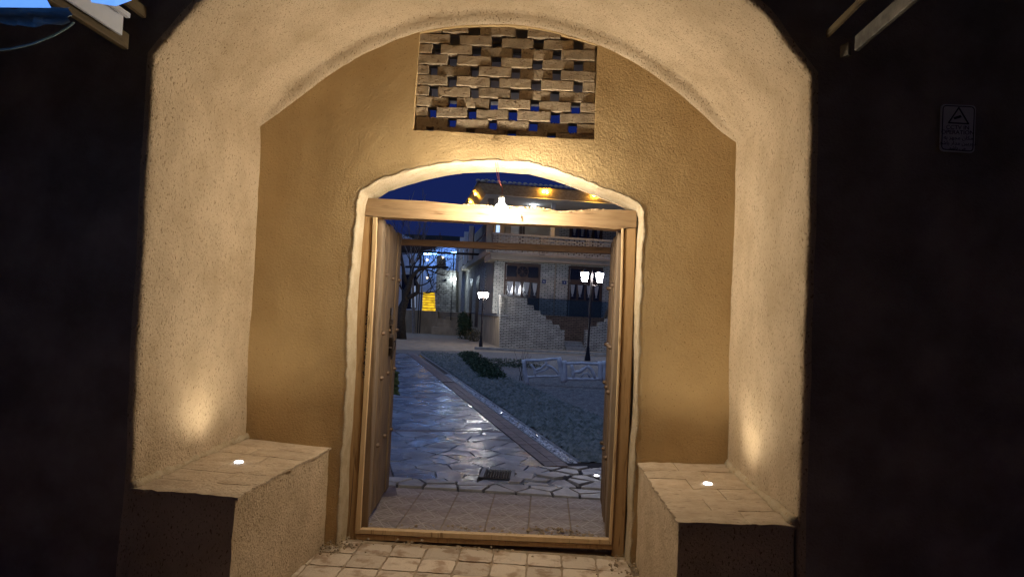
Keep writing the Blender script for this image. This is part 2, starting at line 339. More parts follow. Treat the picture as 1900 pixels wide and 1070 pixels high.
def resample(pts, d):
    out = []
    for i in range(len(pts) - 1):
        a, b = Vector(pts[i]), Vector(pts[i + 1]); n = max(1, round((b - a).length / d))
        out += [a.lerp(b, k / n) for k in range(n)]
    out.append(Vector(pts[-1])); return out
def sheet(mb, outer, holes, sp, Y, warped=True, closed=True):
    """upright sheet in the plane y = Y; outlines are (x, z) lists"""
    vs = []; ed = []
    for lp in [outer] + holes:
        l = [Vector(p) for p in lp]; l = resample(l + [l[0]], sp)[:-1]; n0 = len(vs)
        vs += l; ed += [(n0 + i, n0 + (i + 1) % len(l)) for i in range(len(l))]
    xs = [p[0] for p in outer]; zs = [p[1] for p in outer]
    rows = int((max(zs) - min(zs)) / sp); cols = int((max(xs) - min(xs)) / sp)
    for i in range(1, rows):
        for j in range(1, cols):
            p = (min(xs) + (j + (.5 if i % 2 else 0)) * sp, min(zs) + i * sp)
            if inside(p, outer) and not any(inside(p, h) for h in holes):
                if min((Vector(p) - q).length for q in vs[:1]) > 0: vs.append(Vector(p))
    v2, e2, f2, _, _, _ = delaunay_2d_cdt(vs, ed, [], 0, 1e-5)
    fs = []
    for f in f2:
        c = sum((v2[i] for i in f), Vector((0, 0))) / len(f)
        if inside(c, outer) and not any(inside(c, h) for h in holes): fs.append(tuple(f))
    V = [Vector((p.x, Y, p.y)) for p in v2]
    if warped: V = [warp(p) for p in V]
    mb.add(V, fs)
def loft(mb, loops, warped=True):
    """skin between loops of equal length"""
    n = len(loops[0]); vs = [p for l in loops for p in l]
    if warped: vs = [warp(p) for p in vs]
    mb.add(vs, [(i * n + j, i * n + j + 1, (i + 1) * n + j + 1, (i + 1) * n + j) for i in range(len(loops) - 1) for j in range(n - 1)])

YF, YB, YR = 3.18, 4.40, 4.72       # niche mouth, niche back wall, courtyard side of the wall

# ------------------------------------------------------------------ ground
g = MB(); g.add([(-400, -60, -.03), (400, -60, -.03), (400, 900, -.03), (-400, 900, -.03)], [(0, 1, 2, 3)])
g.build('courtyard_ground', 'gravel_ground', kind='structure')
# pale dirt road crossing in front of the house
d = MB(); d.add([G(600, 640, -.02), G(600, 610, -.02), (60, 62, -.02), (60, 23, -.02), G(1160, 662, -.02), G(1030, 657, -.02), G(880, 652, -.02), G(780, 650, -.02), G(735, 648, -.02)], [(0, 8, 7, 6, 5, 4, 3, 2, 1)])
d.build('dirt_road', 'dirt', kind='structure')
ks = MB(); ka, kb = G(880, 648), G(1160, 661); dv = (kb - ka).normalized(); nv = Vector((-dv.y, dv.x, 0))
ks.prism([ka, kb + dv * 8, kb + dv * 8 + nv * .16, ka + nv * .16], (0, 0, .10))
ks.build('kerb', 'kerb', kind='structure')

# ------------------------------------------------------------------ niche and gate wall
def X2(px, Y): return [((lambda q: (q.x, q.z))(P(x, y, Y))) for x, y in px]
jl = X2([(455, 812), (463, 640), (474, 430), (484, 233)], YB)
jr = X2([(1367, 265), (1362, 420), (1356, 640), (1348, 862)], YB)
archB = X2([(484, 233), (509, 216), (539, 194), (569, 172), (614, 137), (659, 109), (707, 84), (760, 64), (820, 52), (894, 45), (960, 46), (1032, 61), (1090, 78),
            (1150, 102), (1191, 126), (1227, 150), (1269, 181), (1314, 221), (1344, 250), (1367, 265)], YB)
profB = [(jl[0][0] - .01, -.05)] + jl[:-1] + archB + jr[1:] + [(jr[-1][0] + .01, -.05)]
def smooth_arch(pts):
    p = [Vector(q) for q in resample([Vector(q) for q in pts], .05)]
    for _ in range(6):
        p = [p[0]] + [(p[i - 1] + p[i] * 2 + p[i + 1]) / 4 for i in range(1, len(p) - 1)] + [p[-1]]
    return p
archB = smooth_arch(archB)
LJ = resample([Vector((jl[0][0] - .01, -.05))] + [Vector(q) for q in jl[:-1]] + [archB[0]], .05)
RJ = resample([archB[-1]] + [Vector(q) for q in jr[1:]] + [Vector((jr[-1][0] + .01, -.05))], .05)
profile = LJ[:-1] + archB + RJ[1:]
nL, nA = len(LJ) - 1, len(archB)
ctr = Vector((-.35, 1.7))
def offs(i, p, d):                   # push a point of the arch outward
    prev = profile[max(i - 1, 0)]; nxt = profile[min(i + 1, len(profile) - 1)]
    t = (nxt - prev).normalized(); n = Vector((-t.y, t.x)); return p + n * d
def ringd(i):
    k = (i - nL) / (nA - 1)
    if k <= 0 or k >= 1: return 0
    return .085 * min(1, k / .10, (1 - k) / .10) ** .8
def ploop(Y, d=0, ring=0):
    return [Vector((q.x, Y, q.y)) for q in (offs(i, p, d + ring * ringd(i)) for i, p in enumerate(profile))]

gate = thing('gate_wall', 'straw and mud plastered gateway wall with a deep arched niche', 'wall', (-.4, YB, 0))
lin = MB()
loops = [ploop(4.405), ploop(4.395, .0, 0), ploop(4.37, 0, .10), ploop(4.362, 0, .55), ploop(4.35, 0, .86), ploop(4.33, 0, .97), ploop(4.30, 0, 1)]
Y = 4.25
while Y > YF + .07: loops.append(ploop(Y, 0, 1)); Y -= .05
loops += [ploop(YF + .04, .0, 1), ploop(YF + .018, .003, 1), ploop(YF + .006, .008, 1), ploop(YF + .001, .018, 1), ploop(YF, .04, 1)]
loft(lin, loops)
lin.build('niche_lining', 'mud', gate, smooth=True)
# outer facade: sheet with the niche cut out
fc = MB(); hole = [(q.x, q.z) for q in loops[-1]]
fc_outer = [(-7, -.1), (hole[0][0], -.1)] + [(q[0], q[1]) for q in hole] + [(hole[-1][0], -.1), (7, -.1), (7, 4.6), (-7, 4.6)]
sheet(fc, fc_outer, [], .09, YF)
fc.build('facade', 'mud_facade', gate, smooth=True)
# door opening
dpx = [(624, 1003), (628, 930), (632, 850), (640, 720), (648, 560), (655, 450), (661, 375), (668, 355), (699, 336), (734, 323), (771, 313), (808, 305), (849, 299), (886, 297), (923, 297), (979, 301),
       (1032, 315), (1087, 335), (1133, 354), (1164, 366), (1187, 380), (1193, 395), (1190, 480), (1187, 600), (1184, 750), (1179, 850), (1173, 960), (1169, 1025)]
dpr = X2(dpx, YB); dpr[0] = (dpr[0][0], -.05); dpr[-1] = (dpr[-1][0], -.05)
dpr = resample([Vector(q) for q in dpr], .03)
ncent = Vector((-.35, 1.2))
def dloop(Y, d=0, rag=0):
    out = []
    for i, p in enumerate(dpr):
        t = (dpr[min(i + 1, len(dpr) - 1)] - dpr[max(i - 1, 0)]).normalized(); n = Vector((-t.y, t.x))
        k = d + rag * (noise.noise(Vector((p.x * 14, p.y * 14, 3))) * .9 + noise.noise(Vector((p.x * 45, p.y * 45, 8))) * .8)
        q = p + n * k; out.append(Vector((q.x, Y, q.y)))
    return out
bw = MB()
win_px = [(768, 242), (783, 30), (1104, 20), (1100, 259)]
wz = X2(win_px, YB); wz[1] = (wz[0][0] + .02, 3.30); wz[2] = (wz[3][0] + .02, 3.26)
# window hole clipped under the arch crown by the lining in front of it
archtop = max(p.y for p in archB)
def arch_z(x):
    for a, b in zip(archB[:-1], archB[1:]):
        if a.x <= x <= b.x: return a.y + (b.y - a.y) * (x - a.x) / (b.x - a.x + 1e-9)
    return archB[0].y
wl, wr = wz[0][0], wz[3][0]
nW = 10
win_hole = [(wl, wz[0][1]), (wr, wz[3][1])] + [(wr + (wl - wr) * k / nW, arch_z(wr + (wl - wr) * k / nW) - .004) for k in range(nW + 1)]
door_poly = [(q.x, q.z) for q in dloop(YB, -.006)]
outer = [(p.x, p.y) for p in profile]
# wall outline walks round the niche and comes back round the door so that the door is open at the floor
bw_outer = outer + door_poly[::-1]
sheet(bw, bw_outer, [win_hole], .06, YB)
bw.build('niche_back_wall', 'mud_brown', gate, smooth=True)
# door reveal with its ragged pale rim
rv = MB()
lp = [dloop(YR, -.012)] + [dloop(YR - .04 * k, -.012) for k in range(1, 8)] + [dloop(4.414, -.012, .003), dloop(4.403, -.010, .004), dloop(4.397, -.005, .006), dloop(4.3965, .000, .012), dloop(4.4, .004, .018), dloop(4.412, .006, .020)]
loft(rv, lp)
rv.build('door_reveal', 'mud_pale', gate, smooth=True)
rs = MB(); rear_outer = [(-9, -.1)] + [(q.x, q.z) for q in lp[0]] + [(9, -.1), (9, 3.9), (-9, 3.9)]
sheet(rs, rear_outer, [win_hole], .2, YR, warped=False)
rs.build('courtyard_face', 'mud', gate)
wrv = MB()
wr3 = resample([Vector(q) for q in win_hole + [win_hole[0]]], .06)
loft(wrv, [[Vector((q.x, YY, q.y)) for q in wr3] for YY in (YB, 4.45, 4.52, 4.62, YR)])
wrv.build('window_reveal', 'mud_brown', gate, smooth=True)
tp = MB(); tp.ab((-9, YF, 4.0), (9, YR, 4.3)); tp.build('wall_top', 'mud', gate)
# ragged straw bristles where the rim skim stops
rb = MB(); rnd = random.Random(3)
for q in dloop(4.394, .010, .016):
    for _ in range(26):
        a = warp(q + Vector((rnd.gauss(0, .011), 0, rnd.gauss(0, .011)))) ; dd = Vector((rnd.uniform(-1, 1), rnd.uniform(-.6, .1), rnd.uniform(-1, 1))).normalized() * rnd.uniform(.005, .016)
        w = Vector((rnd.uniform(-1, 1), 0, rnd.uniform(-1, 1))) * .0012
        rb.add([a, a + w, a + dd + w, a + dd], [(0, 1, 2, 3)])
rb.build('straw_bristle', 'mud_pale', gate, kind='stuff')
r2 = MB()
for q in loops[-3] + loops[-2]:
    for _ in range(9):
        a = warp(q) + Vector((rnd.gauss(0, .010), -.001, rnd.gauss(0, .012))); dd = Vector((rnd.uniform(-1, 1), rnd.uniform(-.9, .1), rnd.uniform(-1, 1))).normalized() * rnd.uniform(.006, .018)
        w = Vector((rnd.uniform(-1, 1), 0, rnd.uniform(-1, 1))) * .0015
        r2.add([a, a + w, a + dd + w, a + dd], [(0, 1, 2, 3)])
r2.build('mouth_straw', 'mud', gate, kind='stuff')
kb_ = MB(); c_ = P(241, 857, YF + .02)
c_ = P(246, 857, YF + .045)
kb_.lathe(c_, [(.008, -.04), (.017, -.018), (.019, .014), (.008, .04)], 9); kb_.build('embedded_knot', 'wood_old', gate)

# slab roofing the rear of the gate, seen through the lattice
sl = MB(); sl.ab((-2.4, YR + .003, 3.36), (1.6, 5.9, 3.6))
sl.build('gate_roof_slab', 'ceiling', kind=None, label='flat grey slab roof behind the brick lattice opening', cat='roof')

# ------------------------------------------------------------------ brick lattice
lat = thing('brick_lattice', 'openwork screen of old mud bricks above the doorway', 'brick lattice', (-.3, 4.5, 2.7))
rows = [(118, [600, 975], 95), (205, [445, 775, 1110, 1430], 80), (285, [300, 615, 937, 1257], 68), (365, [425, 770, 1102, 1428], 78), (448, [270, 600, 925, 1252], 68),
        (530, [420, 760, 1090, 1425], 76), (613, [275, 600, 920, 1237], 72), (697, [422, 752, 1080, 1405], 70), (782, [262, 580, 905, 1242], 72), (866, [420, 745, 1066, 1380], 68), (930, [245, 565, 895, 1212], 66)]
def zpx(x, y): return (740 + x / 4.28, 30 + y / 4.28)
def rough_brick(L, H, D, seed):
    GX, GZ = (-.5, -.475, -.33, -.15, 0, .15, .33, .475, .5), (-.5, -.44, 0, .44, .5)
    nx, ny, nz = 8, 4, 4; vs = []; idx = {}; fs = []
    def vid(i, j, k):
        if (i, j, k) not in idx:
            idx[(i, j, k)] = len(vs)
            p = Vector((GX[i], GZ[j], GZ[k]))
            q = Vector((p.x * L, p.y * D, p.z * H))
            e = sum(abs(c) > .49 for c in p)
            if e >= 2: q = Vector((q.x * .99, q.y * .95, q.z * .95))
            q += nzv(q + Vector((seed * 3.1, seed * 1.7, 0)), 13, .0045) + nzv(q + Vector((seed, 0, seed * 2)), 45, .0028)
            vs.append(q)
        return idx[(i, j, k)]
    for i in range(nx):
        for k in range(nz):
            fs.append((vid(i, 0, k), vid(i + 1, 0, k), vid(i + 1, 0, k + 1), vid(i, 0, k + 1))); fs.append((vid(i, ny, k), vid(i, ny, k + 1), vid(i + 1, ny, k + 1), vid(i + 1, ny, k)))
    for i in range(nx):
        for j in range(ny):
            fs.append((vid(i, j, 0), vid(i, j + 1, 0), vid(i + 1, j + 1, 0), vid(i + 1, j, 0))); fs.append((vid(i, j, nz), vid(i + 1, j, nz), vid(i + 1, j + 1, nz), vid(i, j + 1, nz)))
    for j in range(ny):
        for k in range(nz):
            fs.append((vid(0, j, k), vid(0, j, k + 1), vid(0, j + 1, k + 1), vid(0, j + 1, k))); fs.append((vid(nx, j, k), vid(nx, j + 1, k), vid(nx, j + 1, k + 1), vid(nx, j, k + 1)))
    return vs, fs
sd_ = 0
mort = MB()
for ri, (yy, holes, hw) in enumerate(rows):
    # mean brick line: pixel rows drift downwards to the right with the camera's roll
    edges = [135] + [v for h in holes for v in (h - hw / 2, h + hw / 2)] + [1560]
    zc = P(*zpx(800, yy), 4.43).z
    for a, b in zip(edges[0::2], edges[1::2]):
        pa, pb = P(*zpx(a, yy + (a - 800) * .045), 4.43), P(*zpx(b, yy + (b - 800) * .045), 4.43)
        parts = [(pa.x, pb.x)]
        if pb.x - pa.x > .27: m_ = pa.x + (pb.x - pa.x) * .5; parts = [(pa.x, m_ - .004), (m_ + .004, pb.x)]
        for x0, x1 in parts:
            if x1 - x0 < .02: continue
            sd_ += 1; rr = random.Random(sd_)
            h = .064 if ri != 10 else .05
            D = .10
            cx, cz = (x0 + x1) / 2, (pa.z + pb.z) / 2 + rr.uniform(-.002, .002)
            top = arch_z(cx)
            if cz - h / 2 > top: continue
            vs, fs = rough_brick(x1 - x0, h, D, sd_)
            rm = Matrix.Rotation(rr.uniform(-.035, .035), 3, 'Z') @ Matrix.Rotation(rr.uniform(-.02, .02), 3, 'Y')
            b_ = MB(); c = Vector((cx, 4.43 + D / 2 + rr.uniform(-.012, .012), cz))
            b_.add([rm @ v + c for v in vs], fs)
            b_.build('brick', 'brick_old', lat)
            # mud mortar squeezed out along the bed
            for q in range(max(3, int((x1 - x0) / .012))):
                mx_ = rr.uniform(x0 + .01, x1 - .01)
                r_ = rr.uniform(.006, .013)
                mort.lathe((mx_, 4.445 + rr.uniform(0, .05), cz + h / 2 + .002), [(r_ * .5, -r_ * .6), (r_, -.001), (r_ * .5, r_ * .6)], 5)
mort.build('mortar', 'brick_old', lat, kind='stuff', smooth=True)

# ------------------------------------------------------------------ benches
def bench(side, A, B, C, D, lab):
    """A front outer, B front inner, C back outer, D back inner corners of the top"""
    cen = (A + B + C + D) / 4
    t = thing('plastered_bench', lab, 'bench', (cen.x, cen.y, 0), 'built-in benches of the niche')
    TH = .012
    fr = MB(); s = side
    # body: inner face, front face, as warped grids
    n = 26; m_ = 14
    def grid(p00, p10, p01, p11, nu, nv):
        vs = []
        for j in range(nv + 1):
            for i in range(nu + 1):
                u, v = i / nu, j / nv
                vs.append(warp(p00.lerp(p10, u).lerp(p01.lerp(p11, u), v)))
        fs = [(j * (nu + 1) + i, j * (nu + 1) + i + 1, (j + 1) * (nu + 1) + i + 1, (j + 1) * (nu + 1) + i) for j in range(nv) for i in range(nu)]
        if s > 0: fs = [f[::-1] for f in fs]
        fr.add(vs, fs)
    lo = Vector((0, 0, 1))
    def fl(p, out=0): return Vector((p.x + out, p.y, -.04))
    top = lambda p: p - Vector((0, 0, .008))
    Bb, Db, Ab = fl(B, s * -.0), fl(D, -s * .03 if s < 0 else -s * .03), fl(A)
    Db = fl(D, .0)
    grid(Bb, Db, top(B), top(D), n, m_)
    grid(Ab, Bb, top(A), top(B), n // 2, m_)
    grid(top(A), top(B), top(C), top(D), n // 2, n)
    fr.build('bench_body', 'mud', t, smooth=True)
    # brick top: courses run across the bench
    rows_ = 6
    for j in range(rows_):
        v0, v1 = j / rows_, (j + 1) / rows_
        cut = .5 + .12 * (1 if j % 2 else -1)
        for u0, u1 in ((0, cut), (cut, 1)):
            b_ = MB(); nu, nv_ = 8, 6; g_ = .0025; rr = random.Random(int(j * 7 + u0 * 50 + s * 3)); lift = rr.uniform(0, .004)
            vs = []
            def top_at(u, v): return A.lerp(B, u).lerp(C.lerp(D, u), v)
            for jj in range(nv_ + 1):
                for ii in range(nu + 1):
                    u = u0 + (u1 - u0) * ii / nu; v = v0 + (v1 - v0) * jj / nv_
                    p = top_at(u, v)
                    ed = min(ii, nu - ii, jj, nv_ - jj)
                    if ed == 0:
                        c = top_at((u0 + u1) / 2, (v0 + v1) / 2); p = p + (c - p).normalized() * g_; 
                        if jj == 0 and v0 == 0: p.y -= .006 + .022 * noise.noise(p * 22)
                        if (u1 == 1 and ii == nu): p.x += (-s) * (.008 + .018 * noise.noise(p * 22))
                    p = p + Vector((0, 0, lift + (0 if ed else -.004) + noise.noise(p * 9) * .003 + noise.noise(p * 30) * .003))
                    vs.append(p + nzv(p, 1.7, .008))
            nn = len(vs); vs2 = [v - Vector((0, 0, TH)) for v in vs]
            W1 = nu + 1
            fs = [(jj * W1 + ii, jj * W1 + ii + 1, (jj + 1) * W1 + ii + 1, (jj + 1) * W1 + ii) for jj in range(nv_) for ii in range(nu)]
            rim = [ii for ii in range(nu)] + [jj * W1 + nu for jj in range(nv_)] + [nv_ * W1 + nu - ii for ii in range(nu)] + [(nv_ - jj) * W1 for jj in range(nv_)]
            fs += [(rim[q], rim[q] + nn, rim[(q + 1) % len(rim)] + nn, rim[(q + 1) % len(rim)]) for q in range(len(rim))]
            if s > 0: fs = [f[::-1] for f in fs]
            b_.add(vs + vs2, fs); b_.build('brick', 'bench_top', t, smooth=False)
    # mortar bed and the pale fillet against the niche side
    fl_ = MB(); pts = resample([A + Vector((0, .0, .0)), C], .04)
    rr = random.Random(5)
    fl_.tube([warp(p + Vector((rr.uniform(-.006, .006) - s * -.0, 0, .004))) for p in pts], [.024 + rr.uniform(-.008, .012) for _ in pts], 6)
    fl_.build('plaster_fillet', 'mud_pale', t, smooth=True)
    return t
LA, LB_, LC, LD = P(240, 903, YF), P(437, 920, YF), P(453, 812, YB), P(612, 828, YB)
bench(-1, LA, LB_, LC, LD, 'long mud bench on the left side of the niche with brick top')
RA, RB_, RC, RD = P(1475, 972, YF), P(1260, 967, YF), P(1350, 861, YB), P(1186, 857, YB)
bench(1, RA, RB_, RC, RD, 'short mud bench on the right side of the niche with brick top')

# recessed LED uplights
def uplight(x, y, zt, s, lab, tilt, quad=None):
    for _ in range(6 if quad else 0):
        p = G(x, y, zt); A, B, C, D = quad; v = (p.y - YF) / (YB - YF); e0, e1 = A.lerp(C, v), B.lerp(D, v); u = (p.x - e0.x) / (e1.x - e0.x); q = e0.lerp(e1, u); zt = (q + nzv(q, 1.7, .008)).z + .006
    p = G(x, y, zt)
    t = thing('recessed_spotlight', lab, 'spotlight', p, 'small LED spotlights set in the masonry')
    MB().lathe(p, [(.024, -.02), (.024, -.002), (.021, .001), (.021, -.002)], 16).build('trim_ring', 'grey_metal', t, smooth=False)
    MB().lathe(p + Vector((0, 0, .003)), [(.0235, -.01), (.0235, .002), (.018, .004), (.008, .005)], 16).build('lens', 'led', t, smooth=False)
    if tilt is not None:
        l = bpy.data.lights.new('spot_beam', 'SPOT'); l.energy = 12; l.color = (1, .86, .66); l.spot_size = R(150); l.spot_blend = 1.0; l.shadow_soft_size = .05
        o = bpy.data.objects.new('spot_beam', l); COL.objects.link(o); o.parent = t; o.location = (0, 0, .03)
        dv = Vector(tilt).normalized(); o.rotation_euler = dv.to_track_quat('-Z', 'Y').to_euler()
uplight(443, 857, .675, -1, 'glowing LED spot set in the left bench top', (-.08, .05, 1), (LA, LB_, LC, LD))
uplight(1313, 897, .64, 1, 'glowing LED spot set in the right bench top', (.08, .05, 1), (RA, RB_, RC, RD))

# ------------------------------------------------------------------ niche floor bricks
nf = MB(); nf.ab((-6.7, -7.0, -.09), (6.7, YF, -.012)); nf.ab((-2.2, YF + .001, -.09), (1.4, 4.86, -.012)); nf.build('niche_and_bounce_floor', 'mortar', kind='structure')  # wide slab before the niche added to bounce bulb light onto the facade
nfo = bpy.data.objects['niche_and_bounce_floor']; ORG['niche_and_bounce_floor'] = Vector((0, 0, 0))
x0 = P(722, 1025, 4.33).x
TS = .218
for i in range(-4, 8):
    for j in range(-7, 1):
        rr = random.Random(i * 31 + j * 7)
        cx = x0 + (i + .5) * TS - .0; cy = 4.52 + (j - .5) * TS
        if cx < -1.5 or cx > .9: continue
        b_ = MB(); hz = rr.uniform(-.002, .004); e = .0055
        hx = TS / 2 - e; n_ = 6; vs = []
        for jj in range(n_ + 1):
            for ii in range(n_ + 1):
                p = Vector((cx - hx + 2 * hx * ii / n_, cy - hx + 2 * hx * jj / n_, hz))
                ed = min(ii, n_ - ii, jj, n_ - jj)
                cor = (ii in (0, n_)) and (jj in (0, n_))
                if cor: p = p.lerp(Vector((cx, cy, hz)), .05)
                q = p + Vector((noise.noise(p * 30) * .006, noise.noise(p * 30 + Vector((5, 5, 5))) * .006, noise.noise(p * 12) * .003 - (.006 if ed == 0 else 0)))
                vs.append(q)
        W1 = n_ + 1; fs = [(jj * W1 + ii, jj * W1 + ii + 1, (jj + 1) * W1 + ii + 1, (jj + 1) * W1 + ii) for jj in range(n_) for ii in range(n_)]
        nn = len(vs); rim = [ii for ii in range(n_)] + [jj * W1 + n_ for jj in range(n_)] + [n_ * W1 + n_ - ii for ii in range(n_)] + [(n_ - jj) * W1 for jj in range(n_)]
        fs += [(rim[q], rim[q] + nn, rim[(q + 1) % len(rim)] + nn, rim[(q + 1) % len(rim)]) for q in range(len(rim))]
        b_.add(vs + [v - Vector((0, 0, .03)) for v in vs], fs)
        b_.build('brick', 'paver', nfo)
# rubble and straw heaped at the foot of the jambs
db = MB(); rr = random.Random(12)
for (cx, cy, wx, wy, n_) in ((P(615, 990, 4.45).x, 4.40, .10, .07, 160), (P(1180, 1010, 4.5).x, 4.38, .09, .16, 230), (-.9, 4.50, .5, .03, 60), (.12, 4.93, .16, .07, 150), (-.5, 4.86, .35, .03, 60)):
    for _ in range(n_):
        x = cx + rr.gauss(0, wx); y = cy + rr.gauss(0, wy); r = abs(rr.gauss(.004, .004)) + .003
        z = .004 + max(0, .045 * math.exp(-((x - cx) / wx) ** 2 - ((y - cy) / wy) ** 2) * rr.random())
        db.lathe((x, y, z), [(r * .4, -r * .5), (r, 0), (r * .5, r * .6)], 5)
db.build('mud_rubble', 'mortar', kind='stuff')
sw = MB()
for _ in range(420):
    side = rr.random() < .62
    cx, cy = (P(1182, 1010, 4.5).x, 4.36) if side else (P(625, 995, 4.45).x, 4.38)
    a = Vector((cx + rr.gauss(0, .06), cy + rr.gauss(0, .12), .006 + abs(rr.gauss(0, .02)))); d = Vector((rr.uniform(-1, 1), rr.uniform(-1, 1), rr.uniform(-.2, .5))).normalized() * rr.uniform(.02, .05)
    w = Vector((-d.y, d.x, 0)).normalized() * .0012
    sw.add([a - w, a + w, a + d + w * .5, a + d - w * .5], [(0, 1, 2, 3)])
sw.build('straw_litter', 'straw', kind='stuff')

# ------------------------------------------------------------------ door frame
YFr = 4.58
df = thing('door_frame', 'rough new pine frame standing in the arched doorway', 'door frame', (-.3, YFr, 0))
top = [P(x, y, YFr) for x, y in ((672, 367), (710, 369), (750, 371), (790, 373), (840, 378), (884, 382), (920, 384), (960, 386), (1000, 386), (1020, 389), (1040, 394), (1060, 394), (1082, 392), (1124, 389), (1150, 389), (1181, 391))]
bot = [P(x, y, YFr) for x, y in ((1181, 421), (1142, 425), (1080, 420), (988, 416), (956, 415), (842, 409), (760, 405), (699, 402), (669, 398))]
lt = resample(top, .02); rr = random.Random(4)
lt = [p + Vector((0, 0, (rr.uniform(-.004, .004) if P(870, 380, YFr).x < p.x < P(1110, 380, YFr).x else 0))) for p in lt]
L1 = MB(); L1.prism(lt + bot, (0, .13, 0)); L1.build('lintel', 'wood_x', df)
# split bark edge of the lintel
ch = MB()
for _ in range(260):
    x = rr.uniform(860, 1120); k = (x - 860) / 260; yb = np.interp(x, [860, 920, 1000, 1040, 1120], [380, 384, 386, 394, 389])
    p = P(x, yb, YFr + rr.uniform(0, .03)); r = rr.uniform(.0015, .004)
    ch.box(p + Vector((0, 0, r)), (r * 3, r * 2, r * 2), rr.uniform(0, 3))
ch.build('bark_edge', 'wood_pale', df, kind='stuff')
def y_ax(px): return abs(px[0][1] - px[-1][1]) > abs(px[0][0] - px[-1][0])
def slab(px, Y0, depth, name, m, bevel=.004, parent=df, zmin=None):
    pts = [P(x, y, Y0) for x, y in px]
    return MB().prism(pts, (0, depth, 0)).build(name, m, parent, bevel=bevel)
slab([(668, 399.5), (691, 402), (689, 470), (683, 560), (672, 760), (664, 900), (659, 986), (658, 1012), (640, 1012), (627, 1011), (634, 900), (645, 740), (656, 560), (663, 470)], YFr + .004, .12, 'left_post', 'wood_z', .006)
o = bpy.data.objects['left_post']; o.name = 'post'
slab([(691.5, 402), (699, 403), (697, 468), (688, 640), (678, 800), (671, 920), (668, 981), (658.5, 988), (664, 900), (672.5, 760), (683.5, 560), (689.5, 470)], YFr - .006, .03, 'stop_strip', 'wood_pale', .002)
slab([(1158, 424), (1181, 422), (1178, 520), (1174, 640), (1168, 800), (1162, 930), (1157, 1035), (1135, 1033), (1140, 930), (1146, 800), (1152, 640), (1156, 520)], YFr + .004, .12, 'post', 'wood_z', .008)
slab([(688, 404), (703, 405), (698, 560), (690, 760), (681, 990), (660, 992), (668, 900), (680, 640)], 4.712, .03, 'rear_stile', 'wood_old', .0)
slab([(1154, 423), (1157.5, 424), (1155.5, 520), (1151.5, 640), (1145, 800), (1139, 930), (1135, 1008), (1130, 1000), (1134, 930), (1141, 800), (1148, 640), (1152, 520)], YFr - .006, .03, 'stop_strip', 'wood_pale', .002)
slab([(668, 981.5), (900, 991), (1130, 1001), (1135, 1010), (900, 1001), (658.5, 989)], YFr - .007, .05, 'sill_strip', 'wood_pale', .002)
slab([(659, 989.8), (900, 1001.5), (1135, 1010.8), (1135, 1019), (900, 1010), (659, 1000)], YFr - .003, .16, 'sill', 'wood_z', .002)
for px, w_ in (([(657.5, 850), (654, 900), (650, 950), (646.5, 990)], 1.0), ([(690, 408), (689, 440), (686.5, 480)], .6), ([(1176, 560), (1175, 600), (1173, 650)], .5), ([(700, 385), (760, 389), (800, 388)], .35)):
    pts = [P(x + (rr.random() - .5) * .6, y, YFr + .001 + (.001 if y > 400 else -.0015)) for x, y in px]; n_ = Vector((1, 0, 0)) if y_ax(px) else Vector((0, 0, 1))
    cm = MB(); m_ = len(pts)
    vs = [p - n_ * w_ * .0018 * math.sin(math.pi * (i + .2) / (m_ - .6)) for i, p in enumerate(pts)] + [p + n_ * w_ * .0018 * math.sin(math.pi * (i + .2) / (m_ - .6)) for i, p in enumerate(pts)]
    cm.add(vs, [(i, i + 1, m_ + i + 1, m_ + i) for i in range(m_ - 1)]); cm.build('split', 'sign_ink', df)
bk = MB()
for _ in range(170):
    t_ = rr.random(); x, y = 684 - 7 * t_ + rr.gauss(0, 1.6), 575 + 125 * t_
    p = P(x, y, YFr); r_ = rr.uniform(.003, .008); bk.lathe(p, [(r_ * .5, -r_ * .9), (r_, 0), (r_ * .5, r_ * 1.2)], 5)
bk.build('bark_patch', 'bark', df, kind='stuff')
# bent nail in the lintel
nl = MB(); a = P(968, 402, YFr - .02); nl.tube([a + Vector((.004, .03, 0)), a, a + Vector((-.006, -.012, -.012)), a + Vector((-.004, -.014, -.03))], .0035, 6)
nl.box(a + Vector((-.013, .012, -.004)), (.010, .022, .042)); nl.build('nail', 'iron', df)

